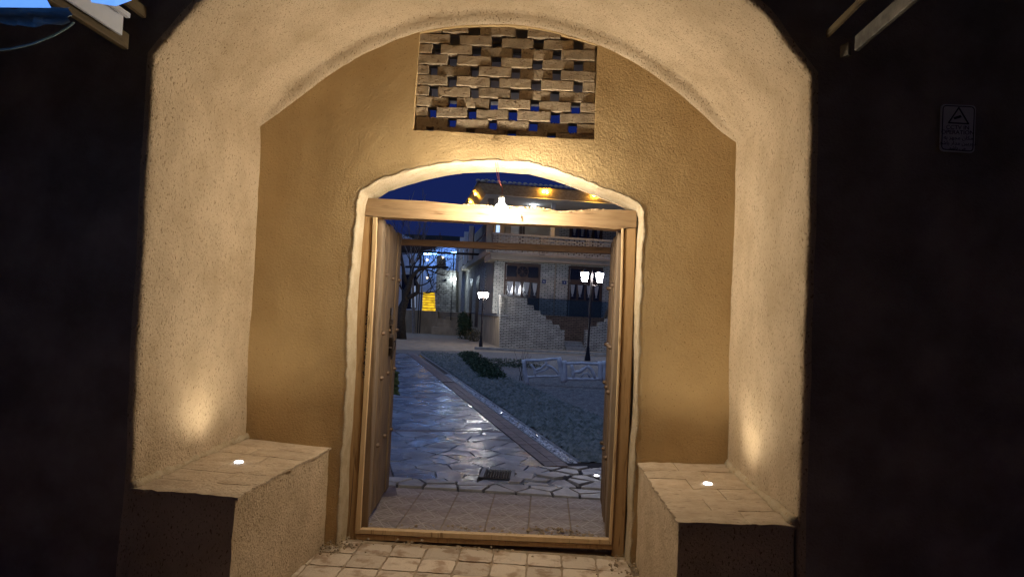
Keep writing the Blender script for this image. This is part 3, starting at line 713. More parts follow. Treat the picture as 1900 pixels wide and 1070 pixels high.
# ------------------------------------------------------------------ door leaves
def leaf(Xa, Ya, Xb, Yb, z0, z1, lab, face, seed, nplank=6):
    a = Vector((Xa, Ya, 0)); b = Vector((Xb, Yb, 0)); dv = (b - a); L_ = dv.length; dv.normalize(); nv = Vector((dv.y, -dv.x, 0)) * face
    t = thing('plank_door_leaf', lab, 'door', (Xa, Ya, 0), 'old studded door leaves'); rr = random.Random(seed)
    w = L_ / nplank
    ang = math.atan2(dv.y, dv.x)
    for i in range(nplank):
        c = a + dv * (i + .5) * w + nv * rr.uniform(-.006, .006)
        zb = z0 + rr.uniform(0, .035); zt = z1 + rr.uniform(-.012, .012)
        MB().box((c.x, c.y, (zb + zt) / 2), (w - .012, .045, zt - zb), ang + rr.uniform(-.02, .02)).build('plank', 'wood_old' if i else 'wood_old_pale', t, bevel=.006)
    for zz in (.55, 1.02, 1.35, 1.80):
        for i in (1, 3, 5):
            c = a + dv * (i + .5 + rr.uniform(-.1, .1)) * w + nv * .024; rad = .019; zz = zz + rr.uniform(-.012, .012)
            st = MB(); ax = nv
            vs = []; pr = [(rad, 0), (rad * .95, .009), (rad * .75, .019), (rad * .3, .026)]
            side_ = dv
            for r_, h_ in pr:
                for q in range(10):
                    aa = 2 * math.pi * q / 10; vs.append(Vector((c.x, c.y, zz)) + side_ * r_ * math.cos(aa) + Vector((0, 0, 1)) * r_ * math.sin(aa) + nv * h_)
            fs = [(k * 10 + q, k * 10 + (q + 1) % 10, (k + 1) * 10 + (q + 1) % 10, (k + 1) * 10 + q) for k in range(3) for q in range(10)] + [tuple(30 + q for q in range(10))]
            st.add(vs, fs); st.build('stud', 'stud', t, smooth=True)
    return t, a, dv, nv
aL = P(699, 500, 4.72); bL = P(737, 500, 5.75)
tl, a_, dv_, nv_ = leaf(aL.x, 4.72, bL.x, 5.75, .035, 2.17, 'left old plank door leaf swung open into the courtyard', 1, 5)
# iron knocker plate and ring on the left leaf
kn = MB(); c = a_ + dv_ * .62 + nv_ * .03
for k, (u, z, r_) in enumerate(((0, 1.52, .03), (.02, 1.46, .034), (-.01, 1.38, .030), (0, 1.28, .036), (.02, 1.20, .03), (-.02, 1.44, .02), (.03, 1.32, .022))):
    p = c + dv_ * u + Vector((0, 0, z)); kn.box(p, (r_ * 2, .012, r_ * 2), math.atan2(dv_.y, dv_.x) + .3 * k)
ring = [c + nv_ * (.03 + .01 * math.sin(q)) + dv_ * .05 * math.cos(q) + Vector((0, 0, 1.22 + .07 * math.sin(q))) for q in [2 * math.pi * i / 14 for i in range(15)]]
kn.tube(ring, .008, 6); kn.build('door_knocker', 'iron', tl, smooth=False)
aR = P(1146, 600, 4.78); bR = P(1128, 600, 5.68)
leaf(aR.x, 4.78, bR.x + .02, 5.68, .035, 2.17, 'right old plank door leaf seen edge on beside the right post', -1, 9)

# rear beam on two posts
rbm = thing('rear_beam', 'thin brown timber beam crossing behind the door leaves', 'beam', (-.3, 5.84, 0))
pa, pb = P(735, 453, 5.84), P(1152, 462, 5.84)
MB().box(((pa.x - .15 + pb.x + .15) / 2, 5.84, (pa.z + pb.z) / 2), (pb.x - pa.x + .34, .06, .056)).build('crossbeam', 'wood_dark', rbm, bevel=.004)
for xx in (pa.x - .12, pb.x + .14): MB().box((xx, 5.84, (pa.z - .03) / 2), (.05, .05, pa.z - .03)).build('post', 'wood_dark', rbm)

# ------------------------------------------------------------------ bulb on its flex
YBU = 4.23
bc = P(930, 392, YBU)
tb = thing('hanging_bulb', 'bare glowing bulb hanging on thin pink flex before the lintel', 'bulb', bc)
prof_b = [(.002, -.055), (.024, -.049), (.040, -.033), (.046, -.010), (.045, .010), (.036, .030), (.022, .044), (.014, .052)]
MB().lathe(bc, prof_b, 20).build('glass_bulb', 'bulb', tb, smooth=True)
MB().lathe(bc, [(.015, .052), (.018, .056), (.018, .085), (.010, .098), (.004, .104)], 16).build('socket', 'white_paint', tb, smooth=False)
ct = P(921, 301, 4.39)
for k, dx in enumerate((-.007, .007)):
    pts = [bc + Vector((0, 0, .10)), bc + Vector((dx * .1, .008, .15)), bc.lerp(ct, .55) + Vector((dx * .6, 0, .02)), ct + Vector((dx, 0, 0))]
    MB().tube([pts[0].lerp(pts[1], 0), pts[1], pts[2], pts[3]], .0018, 5).build('flex', 'cord', tb, smooth=True)

# ------------------------------------------------------------------ tiled threshold beyond the sill
tf = MB(); tf.ab((-1.9, 4.86, -.06), (1.2, 5.92, -.006)); tf = tf.build('threshold_floor', 'mortar', kind='structure'); ORG[tf.name] = Vector((0, 0, 0))
TJ = P(985, 921, 5.76).x; TZ = .31
tile_me = None
for i in range(-6, 4):
    for j in range(5):
        cx = TJ + (i + .5) * TZ; cy = 5.90 - (j + .5) * TZ
        if cy < 4.55: continue
        if cx < -1.9 or cx > 1.1: continue
        if tile_me is None:
            e = .004; h_ = TZ / 2 - e
            mb = MB(); mb.add([(-h_, -h_, -.02), (h_, -h_, -.02), (h_, h_, -.02), (-h_, h_, -.02), (-h_, -h_, -.001), (h_, -h_, -.001), (h_, h_, -.001), (-h_, h_, -.001),
                               (-h_ + .004, -h_ + .004, .002), (h_ - .004, -h_ + .004, .002), (h_ - .004, h_ - .004, .002), (-h_ + .004, h_ - .004, .002)],
                              [(8, 9, 10, 11), (4, 5, 9, 8), (5, 6, 10, 9), (6, 7, 11, 10), (7, 4, 8, 11), (0, 1, 5, 4), (1, 2, 6, 5), (2, 3, 7, 6), (3, 0, 4, 7)])
            o = mb.build('tile', 'tile', tf); tile_me = o.data
        else:
            o = bpy.data.objects.new('tile', tile_me); put(o, tf)
        o.location = (cx, cy, .002 + .0015 * random.random()); o.rotation_euler = (random.uniform(-.003, .003), random.uniform(-.003, .003), random.uniform(-.004, .004))

# ------------------------------------------------------------------ paved path
def clip(poly, a, b, c):            # keep a*x + b*y <= c
    out = []
    for i in range(len(poly)):
        p, q = poly[i], poly[(i + 1) % len(poly)]; dp, dq = a * p[0] + b * p[1] - c, a * q[0] + b * q[1] - c
        if dp <= 0: out.append(p)
        if (dp < 0) != (dq < 0) and dp != dq:
            t = dp / (dp - dq); out.append((p[0] + (q[0] - p[0]) * t, p[1] + (q[1] - p[1]) * t))
    return out
def cells(pts, region, aniso=1.0):
    out = []
    for i, p in enumerate(pts):
        poly = list(region)
        near = sorted((abs(q[0] - p[0]) + abs(q[1] - p[1]), j) for j, q in enumerate(pts) if j != i)[:22]
        for _, j in near:
            q = pts[j]; a, b = q[0] - p[0], q[1] - p[1]; c = (q[0] ** 2 + q[1] ** 2 - p[0] ** 2 - p[1] ** 2) / 2
            poly = clip(poly, a, b, c)
            if len(poly) < 3: break
        if len(poly) >= 3: out.append(poly)
    return out
def shrink(poly, g):
    n = len(poly); cx = sum(p[0] for p in poly) / n; cy = sum(p[1] for p in poly) / n; res = list(poly)
    ar = sum(poly[i][0] * poly[(i + 1) % n][1] - poly[(i + 1) % n][0] * poly[i][1] for i in range(n)) / 2
    if ar < 0: poly = poly[::-1]; res = list(poly)
    for i in range(n):
        p, q = poly[i], poly[(i + 1) % n]; ex, ey = q[0] - p[0], q[1] - p[1]; l = math.hypot(ex, ey)
        if l < 1e-6: continue
        nx, ny = ey / l, -ex / l
        res = clip(res, nx, ny, nx * p[0] + ny * p[1] - g)
        if len(res) < 3: return None
    return res
def stone(poly, z0, th, m, parent, tilt=(0, 0), bev=.006, seed=0, name='flagstone'):
    n = len(poly)
    cx = sum(p[0] for p in poly) / n; cy = sum(p[1] for p in poly) / n
    # break the straight cell sides a little
    pts = []
    rr = random.Random(seed)
    for i in range(n):
        p, q = poly[i], poly[(i + 1) % n]; l = math.hypot(q[0] - p[0], q[1] - p[1]); pts.append(p)
        k = int(l / .14)
        for s_ in range(1, k + 1):
            t = s_ / (k + 1); j = rr.uniform(-.008, .004); nx, ny = (q[1] - p[1]) / l, -(q[0] - p[0]) / l
            pts.append((p[0] + (q[0] - p[0]) * t + nx * j, p[1] + (q[1] - p[1]) * t + ny * j))
    n = len(pts)
    def zz(x, y, b=0): return z0 + tilt[0] * (x - cx) + tilt[1] * (y - cy) + b
    top_ = [((p[0] - cx) * .985 + cx, (p[1] - cy) * .985 + cy) for p in pts]
    vs = [(x, y, zz(x, y, th)) for x, y in top_] + [(x, y, zz(x, y, th - bev)) for x, y in pts] + [(x, y, zz(x, y)) for x, y in pts]
    fs = [tuple(range(n))] + [(k * n + (i + 1) % n, k * n + i, (k + 1) * n + i, (k + 1) * n + (i + 1) % n) for k in range(2) for i in range(n)]
    return MB().add(vs, fs).build(name, m, parent)
pr0, pr1 = G(1002, 859), G(755, 655)               # right edge of the crazy paving
pd = (pr1 - pr0).normalized(); pn = Vector((pd.y, -pd.x, 0))     # pn points right
PW = 1.55; PL = (pr1 - pr0).length
pb_ = MB(); pb_.add([(pr0 - pn * (PW + 3.4) - pd * 2.2), pr0 - pd * 1.2 + pn * .8, pr1 + pn * .3, pr1 - pn * (PW + 3.4)], [(0, 1, 2, 3)])
pb_.v = [(v[0], v[1], -.008) for v in pb_.v]
path = pb_.build('path', 'soil', kind='structure'); ORG['path'] = Vector((0, 0, 0))
def loc(s, w): q = pr0 + pd * s - pn * w; return (q.x, q.y)
rr = random.Random(21)
bands = [8.75, 11.9, 15.0, 18.1, 21.2]
seg = []; s0 = None
def s_of_Y(Y, w=.7): return (Y - pr0.y + pn.y * w) / pd.y
edges_s = [(-2.2)] + [s_of_Y(b) for b in bands] + [PL]
BW = .11
gx0_, gx1_, gy0_, gy1_ = G(889, 889, .02).x, G(953, 888, .02).x, G(953, 888, .02).y, G(884, 867, .02).y
print('grate', gx0_, gx1_, gy0_, gy1_)
cnt = 0
for k in range(len(edges_s) - 1):
    sa, sb = edges_s[k] + (BW / 2 if k else 0), edges_s[k + 1] - BW / 2
    if k == 0: sa = -1.25
    lo_size = (.33, .33, .38, .46, .6, .7)[min(k, 5)]
    pts = []
    ny_, nx_ = max(1, round((sb - sa) / (lo_size * .62))), max(2, round(PW / (lo_size * 1.25)))
    for j in range(ny_):
        for i in range(nx_):
            w = (i + .5 + rr.uniform(-.38, .38) + (.5 if j % 2 else 0) - .25) / nx_ * PW; s = sa + (j + .5 + rr.uniform(-.36, .36)) / ny_ * (sb - sa)
            pts.append(loc(s, w))
    region = [loc(sa, 0), loc(sa, PW), loc(sb, PW), loc(sb, 0)]
    for poly in cells(pts, region):
        if k == 0:      # leave the grating pit and threshold row free
            poly = clip(poly, 0, -1, -6.22)
            if len(poly) < 3: continue
        PX0, PX1, PY0, PY1 = gx0_ - .02, gx1_ + .01, gy0_ - .02, gy1_ + .01
        if k == 0 and min(p[0] for p in poly) < PX1 and max(p[0] for p in poly) > PX0 and min(p[1] for p in poly) < PY1 and max(p[1] for p in poly) > PY0:
            mid = clip(clip(poly, -1, 0, -PX0), 1, 0, PX1) if True else None
            pieces = [clip(poly, 1, 0, PX0), clip(poly, -1, 0, -PX1)] + ([clip(mid, 0, 1, PY0), clip(mid, 0, -1, -PY1)] if len(mid) > 2 else [])
        else: pieces = [poly]
        for pc_ in pieces:
          if len(pc_) < 3 or abs(sum(pc_[i][0] * pc_[i - 1][1] - pc_[i - 1][0] * pc_[i][1] for i in range(len(pc_)))) < .006: continue
          q = shrink(pc_, .006)
          if q: cnt += 1; stone(q, -.02, .026 + rr.uniform(-.002, .002), 'flag', path, (rr.uniform(-.016, .016), rr.uniform(-.02, .02)), .003, cnt)
# transverse bands and the border of small pavers
def paver_run(s0_, s1_, w0, w1, name='paver', m='border_paver', step=.22, cols=2):
    n_ = int((s1_ - s0_) / step)
    for i in range(n_):
        for c_ in range(cols):
            a, b = s0_ + i * step, s0_ + (i + 1) * step; u, v = w0 + (w1 - w0) * c_ / cols, w0 + (w1 - w0) * (c_ + 1) / cols
            q = shrink([loc(a, u), loc(a, v), loc(b, v), loc(b, u)], .004)
            if q: MB().prism([(x, y, -.02) for x, y in q], (0, 0, .026 + rr.uniform(-.002, .002))).build(name, m, path)
paver_run(-.15, 7.7, -.27, -.01)
mbp = MB()
for i in range(40):
    for c_ in range(2):
        a, b = 7.7 + i * .23, 7.7 + (i + 1) * .23; u, v = -.27 + .13 * c_, -.27 + .13 * (c_ + 1) - .004
        if b > PL: continue
        q = shrink([loc(a, u), loc(a, v), loc(b, v), loc(b, u)], .004); mbp.prism([(x, y, -.02) for x, y in q], (0, 0, .026))
mbp.build('far_pavers', 'border_paver', path, kind='stuff')
for b in bands:
    sb = s_of_Y(b); n_ = 7
    for i in range(n_):
        q = shrink([loc(sb - BW / 2, i * PW / n_), loc(sb - BW / 2, (i + 1) * PW / n_), loc(sb + BW / 2, (i + 1) * PW / n_), loc(sb + BW / 2, i * PW / n_)], .004)
        MB().prism([(x, y, -.02) for x, y in q], (0, 0, .026)).build('paver', 'border_paver', path)
# dark border on the left and stones beyond it
for i in range(26):
    q = shrink([loc(-1.2 + i * .3, PW + .0), loc(-1.2 + i * .3, PW + .16), loc(-1.2 + (i + 1) * .3, PW + .16), loc(-1.2 + (i + 1) * .3, PW)], .005)
    MB().prism([(x, y, -.02) for x, y in q], (0, 0, .025)).build('paver', 'border_paver', path)
lb = MB()
for i in range(60):
    for c_ in range(3):
        a = -1.2 + i * .4 + .13 * c_; w = PW + .18 + c_ * .5
        q = shrink([loc(a, w), loc(a + rr.uniform(-.05, .05), w + .5), loc(a + .4, w + .5), loc(a + .4, w)], .008)
        if q: lb.prism([(x, y, -.02) for x, y in q], (0, 0, .025))
lb.build('outer_stones', 'flag', path, kind='stuff')
# threshold row of long flat stones, then loose stones to the right
pts = [(x + rr.uniform(-.07, .07), 6.03 + rr.uniform(-.05, .05) + (.0)) for x in np.arange(-1.7, .8, .27)] + [(x + rr.uniform(-.07, .07), 6.17 + rr.uniform(-.04, .04)) for x in np.arange(-1.6, .8, .33)]
for poly in cells(pts, [(-1.8, 5.93), (.85, 5.93), (.85, 6.215), (-1.8, 6.215)]):
    q = shrink(poly, .011)
    if q: cnt += 1; stone(q, -.02, .028 + rr.uniform(0, .008), 'flag_rough', path, (rr.uniform(-.02, .02), rr.uniform(-.03, .03)), .005, cnt)
ex = G(1047, 861)
pts = [(rr.uniform(-.28, 1.15), rr.uniform(6.25, 7.35)) for _ in range(200)]
sel = []
for p in pts:
    if all(math.hypot((p[0] - q[0]) * .8, (p[1] - q[1]) * 1.5) > .17 for q in sel): sel.append(p)
reg = [(-.30, 6.24), (1.2, 6.24), (1.25, 7.3), (.30, 7.2), (.05, 6.98), (-.30, 6.98)]
for poly in cells(sel, [(-.30, 6.24), (1.25, 6.24), (1.25, 7.25), (-.30, 7.0)]):
    cy_ = sum(p[1] for p in poly) / len(poly); cx_ = sum(p[0] for p in poly) / len(poly)
    if cx_ < -.02 and cy_ > 6.9: continue
    q = shrink(poly, .024)
    if q:
        cnt += 1; up = rr.choice([0, 0, .008, .02])
        stone(q, -.02, .03 + up, 'flag_rough', path, (rr.uniform(-.05, .05), rr.uniform(-.06, .06)), .006, cnt)
# water channel
chn = thing('water_channel', 'narrow drainage channel with wet pebbles running along the path edge', 'channel', (pr0.x, pr0.y, 0))
cl = PL - .3
for (w0, w1, h, nm) in ((-.28, -.30, .004, 'inner_kerb'), (-.43, -.465, .006, 'outer_kerb')):
    a, b, c_, d_ = loc(.05, w0), loc(.05, w1), loc(cl, w1), loc(cl, w0)
    MB().prism([(*a, -.03), (*b, -.03), (*c_, -.03), (*d_, -.03)], (0, 0, .03 + h)).build(nm, 'kerb', chn)
def scatter(name, m, n, fn, parent=None, seed=1, flat=.6, lab=None):
    r_ = np.random.RandomState(seed); base = np.array([(1, 0, 0), (.3, .9, 0), (-.8, .55, 0), (-.75, -.6, 0), (.35, -.95, 0), (0, 0, 1), (0, 0, -.6)])
    F = np.array([(0, 1, 5), (1, 2, 5), (2, 3, 5), (3, 4, 5), (4, 0, 5)])
    c, rad = fn(r_, n); n = len(c)
    ang = r_.rand(n) * 6.28; ca, sa = np.cos(ang), np.sin(ang); V = np.zeros((n, 7, 3))
    sc = rad[:, None] * (0.7 + .6 * r_.rand(n, 3)); sc[:, 2] *= flat
    bx, by, bz = base[:, 0][None] * sc[:, :1], base[:, 1][None] * sc[:, 1:2], base[:, 2][None] * sc[:, 2:3]
    V[:, :, 0] = bx * ca[:, None] - by * sa[:, None] + c[:, :1]; V[:, :, 1] = bx * sa[:, None] + by * ca[:, None] + c[:, 1:2]; V[:, :, 2] = bz + c[:, 2:3]
    V[:, 5, :2] += (r_.rand(n, 2) - .5) * rad[:, None] * .9
    Fa = (F[None] + (np.arange(n) * 7)[:, None, None]).reshape(-1, 3)
    me = bpy.data.meshes.new(name); me.vertices.add(n * 7); me.vertices.foreach_set('co', (V.reshape(-1) - np.tile(np.array(ORG.get(parent.name, Vector((0, 0, 0))) if parent else (0, 0, 0)), n * 7)))
    me.loops.add(len(Fa) * 3); me.loops.foreach_set('vertex_index', Fa.reshape(-1).astype(np.int32))
    me.polygons.add(len(Fa)); me.polygons.foreach_set('loop_start', np.arange(0, len(Fa) * 3, 3, dtype=np.int32)); me.polygons.foreach_set('loop_total', np.full(len(Fa), 3, dtype=np.int32))
    me.update(); me.validate(); me.materials.append(M[m]); o = bpy.data.objects.new(name, me); put(o, parent, 'stuff', lab); return o
def pathpts(r_, n, w0, w1, s0_, s1_, pw=1.6):
    s = s0_ + (s1_ - s0_) * r_.rand(n) ** pw; w = w0 + (w1 - w0) * r_.rand(n)
    o = np.array([pr0.x, pr0.y, 0.]) + s[:, None] * np.array(pd) - w[:, None] * np.array(pn); return o
def f_ch(r_, n): c = pathpts(r_, n, -.32, -.435, .05, 9.5, 1.3); c[:, 2] = -.016 + .008 * r_.rand(n); return c, .014 + .016 * r_.rand(n)
scatter('channel_pebbles', 'pebble_glint', 2600, f_ch, chn, 2)
wt = MB(); a, b, c_, d_ = loc(3.0, -.318), loc(3.0, -.438), loc(cl, -.438), loc(cl, -.318)
wt.add([(*a, -.022), (*b, -.022), (*c_, -.022), (*d_, -.022)], [(0, 1, 2, 3)])
M['water'] = mat('still_water', (.02, .025, .03), (.015, .02, .022), rough=.05, scale=3, bump=.15, bscale=12, spec=.9)
wt.build('water', 'water', chn)
# sloping strip of mossy cobbles, then gravel
def f_sl(r_, n): c = pathpts(r_, n, -.52, -1.75, .1, 17.0, 1.5); c[:, 2] = -.015 + .03 * r_.rand(n); return c, .024 + .055 * r_.rand(n) ** 2
scatter('cobble_strip', 'pebble_dark', 15000, f_sl, None, 3, .8)
def f_gr(r_, n):
    y = 6.4 + 11 * r_.rand(n) ** 1.4; x = -3.0 + (4.8) * r_.rand(n); c = np.stack([x, y, np.full(n, -.026)], 1)
    lim = pr0.x + (y - pr0.y) * (pd.x / pd.y) + 1.6; return c[(x > lim) | ((y < 8) & (x > .35))], (.010 + .014 * r_.rand(n))[(x > lim) | ((y < 8) & (x > .35))]
scatter('gravel', 'pebble', 42000, f_gr, None, 4, .7)

# drain grating, its pale slab, and the small LED on the loose stones
ga, gb, gc, gd = G(884, 867, .02), G(937, 868, .02), G(953, 888, .02), G(889, 889, .02)
gr = thing('drain_grating', 'black slatted drain grating lying in the paving beyond the threshold', 'grating', ((ga + gc) / 2))
gx0, gx1, gy0, gy1 = gd.x, gc.x, gc.y, ga.y
MB().ab((gx0 - .01, gy0, -.02), (gx0 + .03, gy1, .026)).build('side_frame', 'kerb', gr, bevel=.003)
MB().ab((gx1 - .035, gy0, -.02), (gx1 + .0, gy1, .026)).build('side_frame', 'kerb', gr, bevel=.003)
for i in range(10):
    x = gx0 + .042 + (gx1 - gx0 - .09) * i / 9
    MB().ab((x - .004, gy0 + .01, 0), (x + .004, gy1 - .01, .022)).build('slat', 'black_metal', gr)
MB().ab((gx0 - .015, gy0 - .012, -.02), (gx1 + .005, gy0 - .001, .02)).build('front_rail', 'black_metal', gr)
q = G(988, 875, .02); MB().prism([(gx1 + .02, gy1 - .08, -.01), (gx1 + .02, gy0 + .05, -.01), (q.x, gy0 + .03, -.01), (q.x + .02, gy1 - .13, -.01)], (0, 0, .035)).build('paving_slab', 'flag_rough', kind=None, label='pale cut slab lying right of the drain grating', cat='stone slab', bevel=.004)
uplight(1107, 882, .03, 1, 'glowing LED puck on loose flagstones near the right door leaf', None)

# ------------------------------------------------------------------ house (local axes: u along the facade, v into it)
HO = G(928, 644); HA = R(12)
HU = Vector((math.cos(HA), math.sin(HA), 0)); HV = Vector((-math.sin(HA), math.cos(HA), 0))
def H(x, y, v):                     # (u, v, z) seen at a pixel in the facade plane v
    dr = ray(x, y); O_ = HO + HV * v - Vector((0, 0, CAMZ)); t = O_.dot(HV) / dr.dot(HV); q = dr * t - (HO - Vector((0, 0, CAMZ))) ; q = dr * t + Vector((0, 0, CAMZ)) - HO
    return Vector((q.dot(HU), v, q.z))
house = thing('courtyard_house', 'two storey pale brick house with balcony, tiled eave and front steps', 'house', HO, None, HA, local=True)
def hb(name, m, a, b, parent=house, **k): return MB().ab(a, b).build(name, m, parent, **k)
# terrace walls with stepped tops
tw = [H(x, y, 0) for x, y in ((928, 645), (928, 549), (977.7, 552.5), (978.7, 565), (990, 566), (991, 575), (1001, 576), (1003, 584), (1012.6, 585), (1013.7, 593), (1024, 594), (1025, 602), (1038, 603), (1039, 611), (1047.6, 612), (1048, 640))]
tw[0].z = -.05; tw[-1].z = -.05
for a_i in range(1, len(tw) - 2):   # true level treads, plumb risers
    pass
MB().prism(tw, (0, .28, 0)).build('stair_parapet', 'brick_pale', house)
tr = [H(x, y, 0) for x, y in ((1086, 640), (1086.7, 612), (1096, 612), (1097, 605), (1110, 605), (1111, 598), (1123.7, 597), (1124.7, 591.6), (1134, 590.6), (1135, 584), (1185, 585), (1185, 650))]
tr[0].z = -.05; tr[-1].z = -.05
MB().prism(tr, (0, .28, 0)).build('stair_parapet', 'brick_pale', house)
zt = tw[1].z
u1 = tw[2].x
hb('coping', 'kerb', (-.12, -.06, zt), (.55, .34, zt + .07)); 
zf = H(1060, 587, 1.35).z            # door floor level
FV = 1.6                             # main facade plane
# flights descending to the middle
um0, um1 = tw[-1].x, tr[0].x
nst = 8
for i in range(nst):
    ua = um0 + .05 - i * .27; z = zf * (i + 1) / (nst + 1)
    hb('step', 'brick_brown', (ua - .27, .30, -.05), (ua, 1.30, z + .05))
    ub = um1 - .05 + i * .27
    hb('step', 'brick_brown', (ub, .30, -.05), (ub + .27, 1.30, z + .05))
hb('landing_wall', 'brick_brown', (0.1, 1.32, -.05), (6.2, FV + .3, zf))
for k, (vv, zz) in enumerate(((-.10, .12), (.12, .24), (.36, .36))): hb('front_step', 'kerb', (um0 + .04, vv, -.05), (um1 - .04, vv + .6, zz))
hb('stair_back', 'brick_brown', (um0, 1.30, -.05), (um1, 1.318, zf))
# side wall
zb = H(905, 583, 0).z
so = 1.45
hb('side_base', 'ochre', (-.002, .002, -.05), (.25, 20, so - .1))
# side face sits in the plane u = 0
def SU(x, y):                        # (v, z) on the side plane
    dr = ray(x, y); t = (HO.dot(HU)) / dr.dot(HU); q = dr * t + Vector((0, 0, CAMZ)) - HO; return (q.dot(HV), q.z)
hb('side_string', 'kerb', (-.05, -.02, so - .1), (.3, 9, so - .03))
hb('side_brick', 'brick_white', (0, 0, so - .03), (.25, FV - .01, zt - .002))
# main facade
ztop1 = H(1000, 478, 1.3).z
hb('facade_wall', 'house_plaster', (.0, FV, 0), (8.5, FV + .3, ztop1))
hb('side_wall', 'brick_pale', (.003, FV + .3, so - .03), (.3, 20, 4.35))
hb('side_pilaster', 'house_plaster', (-.03, FV - .02, so), (.34, 6.0, ztop1))
hb('side_pilaster', 'brick_white', (-.04, 6.5, so), (.2, 7.6, 3.9))
def fwin(v0, x0, x1, ytop, ybot, curt, lab, zbot=None, fan=True, name='door'):
    a, b = H(x0, ytop, v0), H(x1, ytop, v0); zb_ = H(x0, ybot, v0).z if zbot is None else zbot; zt_ = max(a.z, b.z)
    fr = MB(); fr.ab((a.x, v0 - .03, zb_), (b.x, v0 + .0, zt_)); fr = fr.build(name, 'brown_joinery', house, label=lab)
    w = b.x - a.x
    zc = zt_ - (.75 if fan else .1)
    # frame bars proud of the sheet
    for uu in (a.x, b.x - .07): hb('frame_bar', 'brown_joinery', (uu, v0 - .075, zb_), (uu + .07, v0 - .031, zt_), fr)
    for z_ in (zt_ - .07, zc - .09): hb('frame_bar', 'brown_joinery', (a.x + .071, v0 - .073, z_), (b.x - .071, v0 - .031, z_ + .07), fr)
    n = len(curt)
    for i in range(n):
        u0, u1_ = a.x + .10 + (w - .2) * i / n + .045, a.x + .10 + (w - .2) * (i + 1) / n - .045
        ca, cb = H(curt[i][0], curt[i][2], v0 - .05), H(curt[i][1], curt[i][3], v0 - .05)
        cz1, cz0 = ca.z, cb.z; um = (ca.x + cb.x) / 2; hw = (cb.x - ca.x) / 2
        hb('pane', 'dark_glass', (u0, v0 - .05, cz0 - .12), (u1_, v0 - .0315, cz1 + .02), fr)
        cm = MB(); nf_ = 8; vs = []
        for t_, (f, zz) in enumerate(((1, cz1), (.8, cz1 - (cz1 - cz0) * .35), (.55, cz1 - (cz1 - cz0) * .7), (.22, cz0 + .05), (.5, cz0))):
            for q_ in range(nf_ + 1): vs.append((um + hw * f * (2 * q_ / nf_ - 1), v0 - .058 - (.012 if q_ % 2 else 0), zz))
        cm.add(vs, [(r * (nf_ + 1) + q_, (r + 1) * (nf_ + 1) + q_, (r + 1) * (nf_ + 1) + q_ + 1, r * (nf_ + 1) + q_ + 1) for r in range(4) for q_ in range(nf_)])
        cm.build('curtain', 'curtain', fr)
        if zb_ < cz0 - .5:
            hb('lower_panel', 'brown_joinery', (u0, v0 - .05, zb_ + .1), (u1_, v0 - .0315, cz0 - .22), fr)
    if fan:
        um = (a.x + b.x) / 2; zm = (zc + zt_) / 2
        for k in (-1, 1): hb('pane', 'dark_glass', (um + k * w * .30 - w * .14, v0 - .045, zm - .26), (um + k * w * .30 + w * .14, v0 - .0315, zm + .24), fr)
        cir = MB(); cir.tube([(um + .27 * math.cos(q), v0 - .07, zm + .27 * math.sin(q)) for q in [2 * math.pi * i / 20 for i in range(21)]], .022, 5)
        for q in range(4): cir.tube([(um - .26 * math.cos(q * .785), v0 - .07, zm - .26 * math.sin(q * .785)), (um + .26 * math.cos(q * .785), v0 - .07, zm + .26 * math.sin(q * .785))], .012, 4)
        cir.build('fanlight_tracery', 'brown_joinery', fr)
        MB().lathe((um, v0 - .0315, zm), [(.26, 0), (.26, .015)], 20, 'y').build('pane', 'dark_glass', fr)
    return fr
fwin(FV, 936.5, 1003, 491, 585, [(941, 951, 521.7, 544.5), (956, 964, 522.5, 545), (972.5, 982, 523.5, 546.5), (988, 996, 525, 548)], None, zf)
fwin(FV, 1054.8, 1118.6, 497, 589, [(1058.5, 1066, 528, 550), (1072, 1080.5, 528.5, 551), (1089, 1096, 529.5, 552), (1103, 1110, 530.5, 553)], None, zf)
def pil(x0, x1, y0, y1, v, name='brick_pilaster', m='brick_white', z0=None, pr=.035):
    a, b = H(x0, y0, v), H(x1, y1, v); hb(name, m, (a.x, v - pr, (b.z if z0 is None else z0)), (b.x, v - .002, a.z))
pil(917.6, 936.3, 483.6, 590, FV, z0=zf); pil(1003.3, 1025, 488, 590, FV, z0=zf); pil(1033, 1054.5, 489.5, 590, FV, z0=zf); pil(1119, 1139.5, 493, 590, FV, z0=zf)
a, b = H(936.3, 484, FV), H(1003.2, 491, FV); hb('soldier_course', 'brick_white', (a.x + .002, FV - .03, b.z + .05), (b.x - .002, FV - .002, a.z - .05))
a, b = H(1054.6, 490, FV), H(1118.8, 497, FV); hb('soldier_course', 'brick_white', (a.x + .002, FV - .03, b.z + .05), (b.x - .002, FV - .002, a.z - .05))
TXT = []
def txt(name, s, m, size, loc_, rot, parent, depth=.002):
    cu = bpy.data.curves.new(name, 'FONT'); cu.body = s; cu.size = size; cu.align_x = 'CENTER'; cu.align_y = 'CENTER'; cu.extrude = depth
    o = bpy.data.objects.new(name, cu); o.data.materials.append(M[m]); put(o, parent); o.location = loc_; o.rotation_euler = rot; TXT.append(o); return o
for (x0, y0, x1, y1, s) in ((1006, 518.6, 1012.6, 525.6, '6'), (1043.5, 520.7, 1050.7, 527.7, '5')):
    a, b = H(x0, y0, FV - .04), H(x1, y1, FV - .04)
    pq = hb('number_plaque', 'plaque', (a.x, FV - .055, b.z), (b.x, FV - .036, a.z))
    txt('number', s, 'white_paint', .13, ((a.x + b.x) / 2, FV - .057, (a.z + b.z) / 2), (R(90), 0, 0), pq)
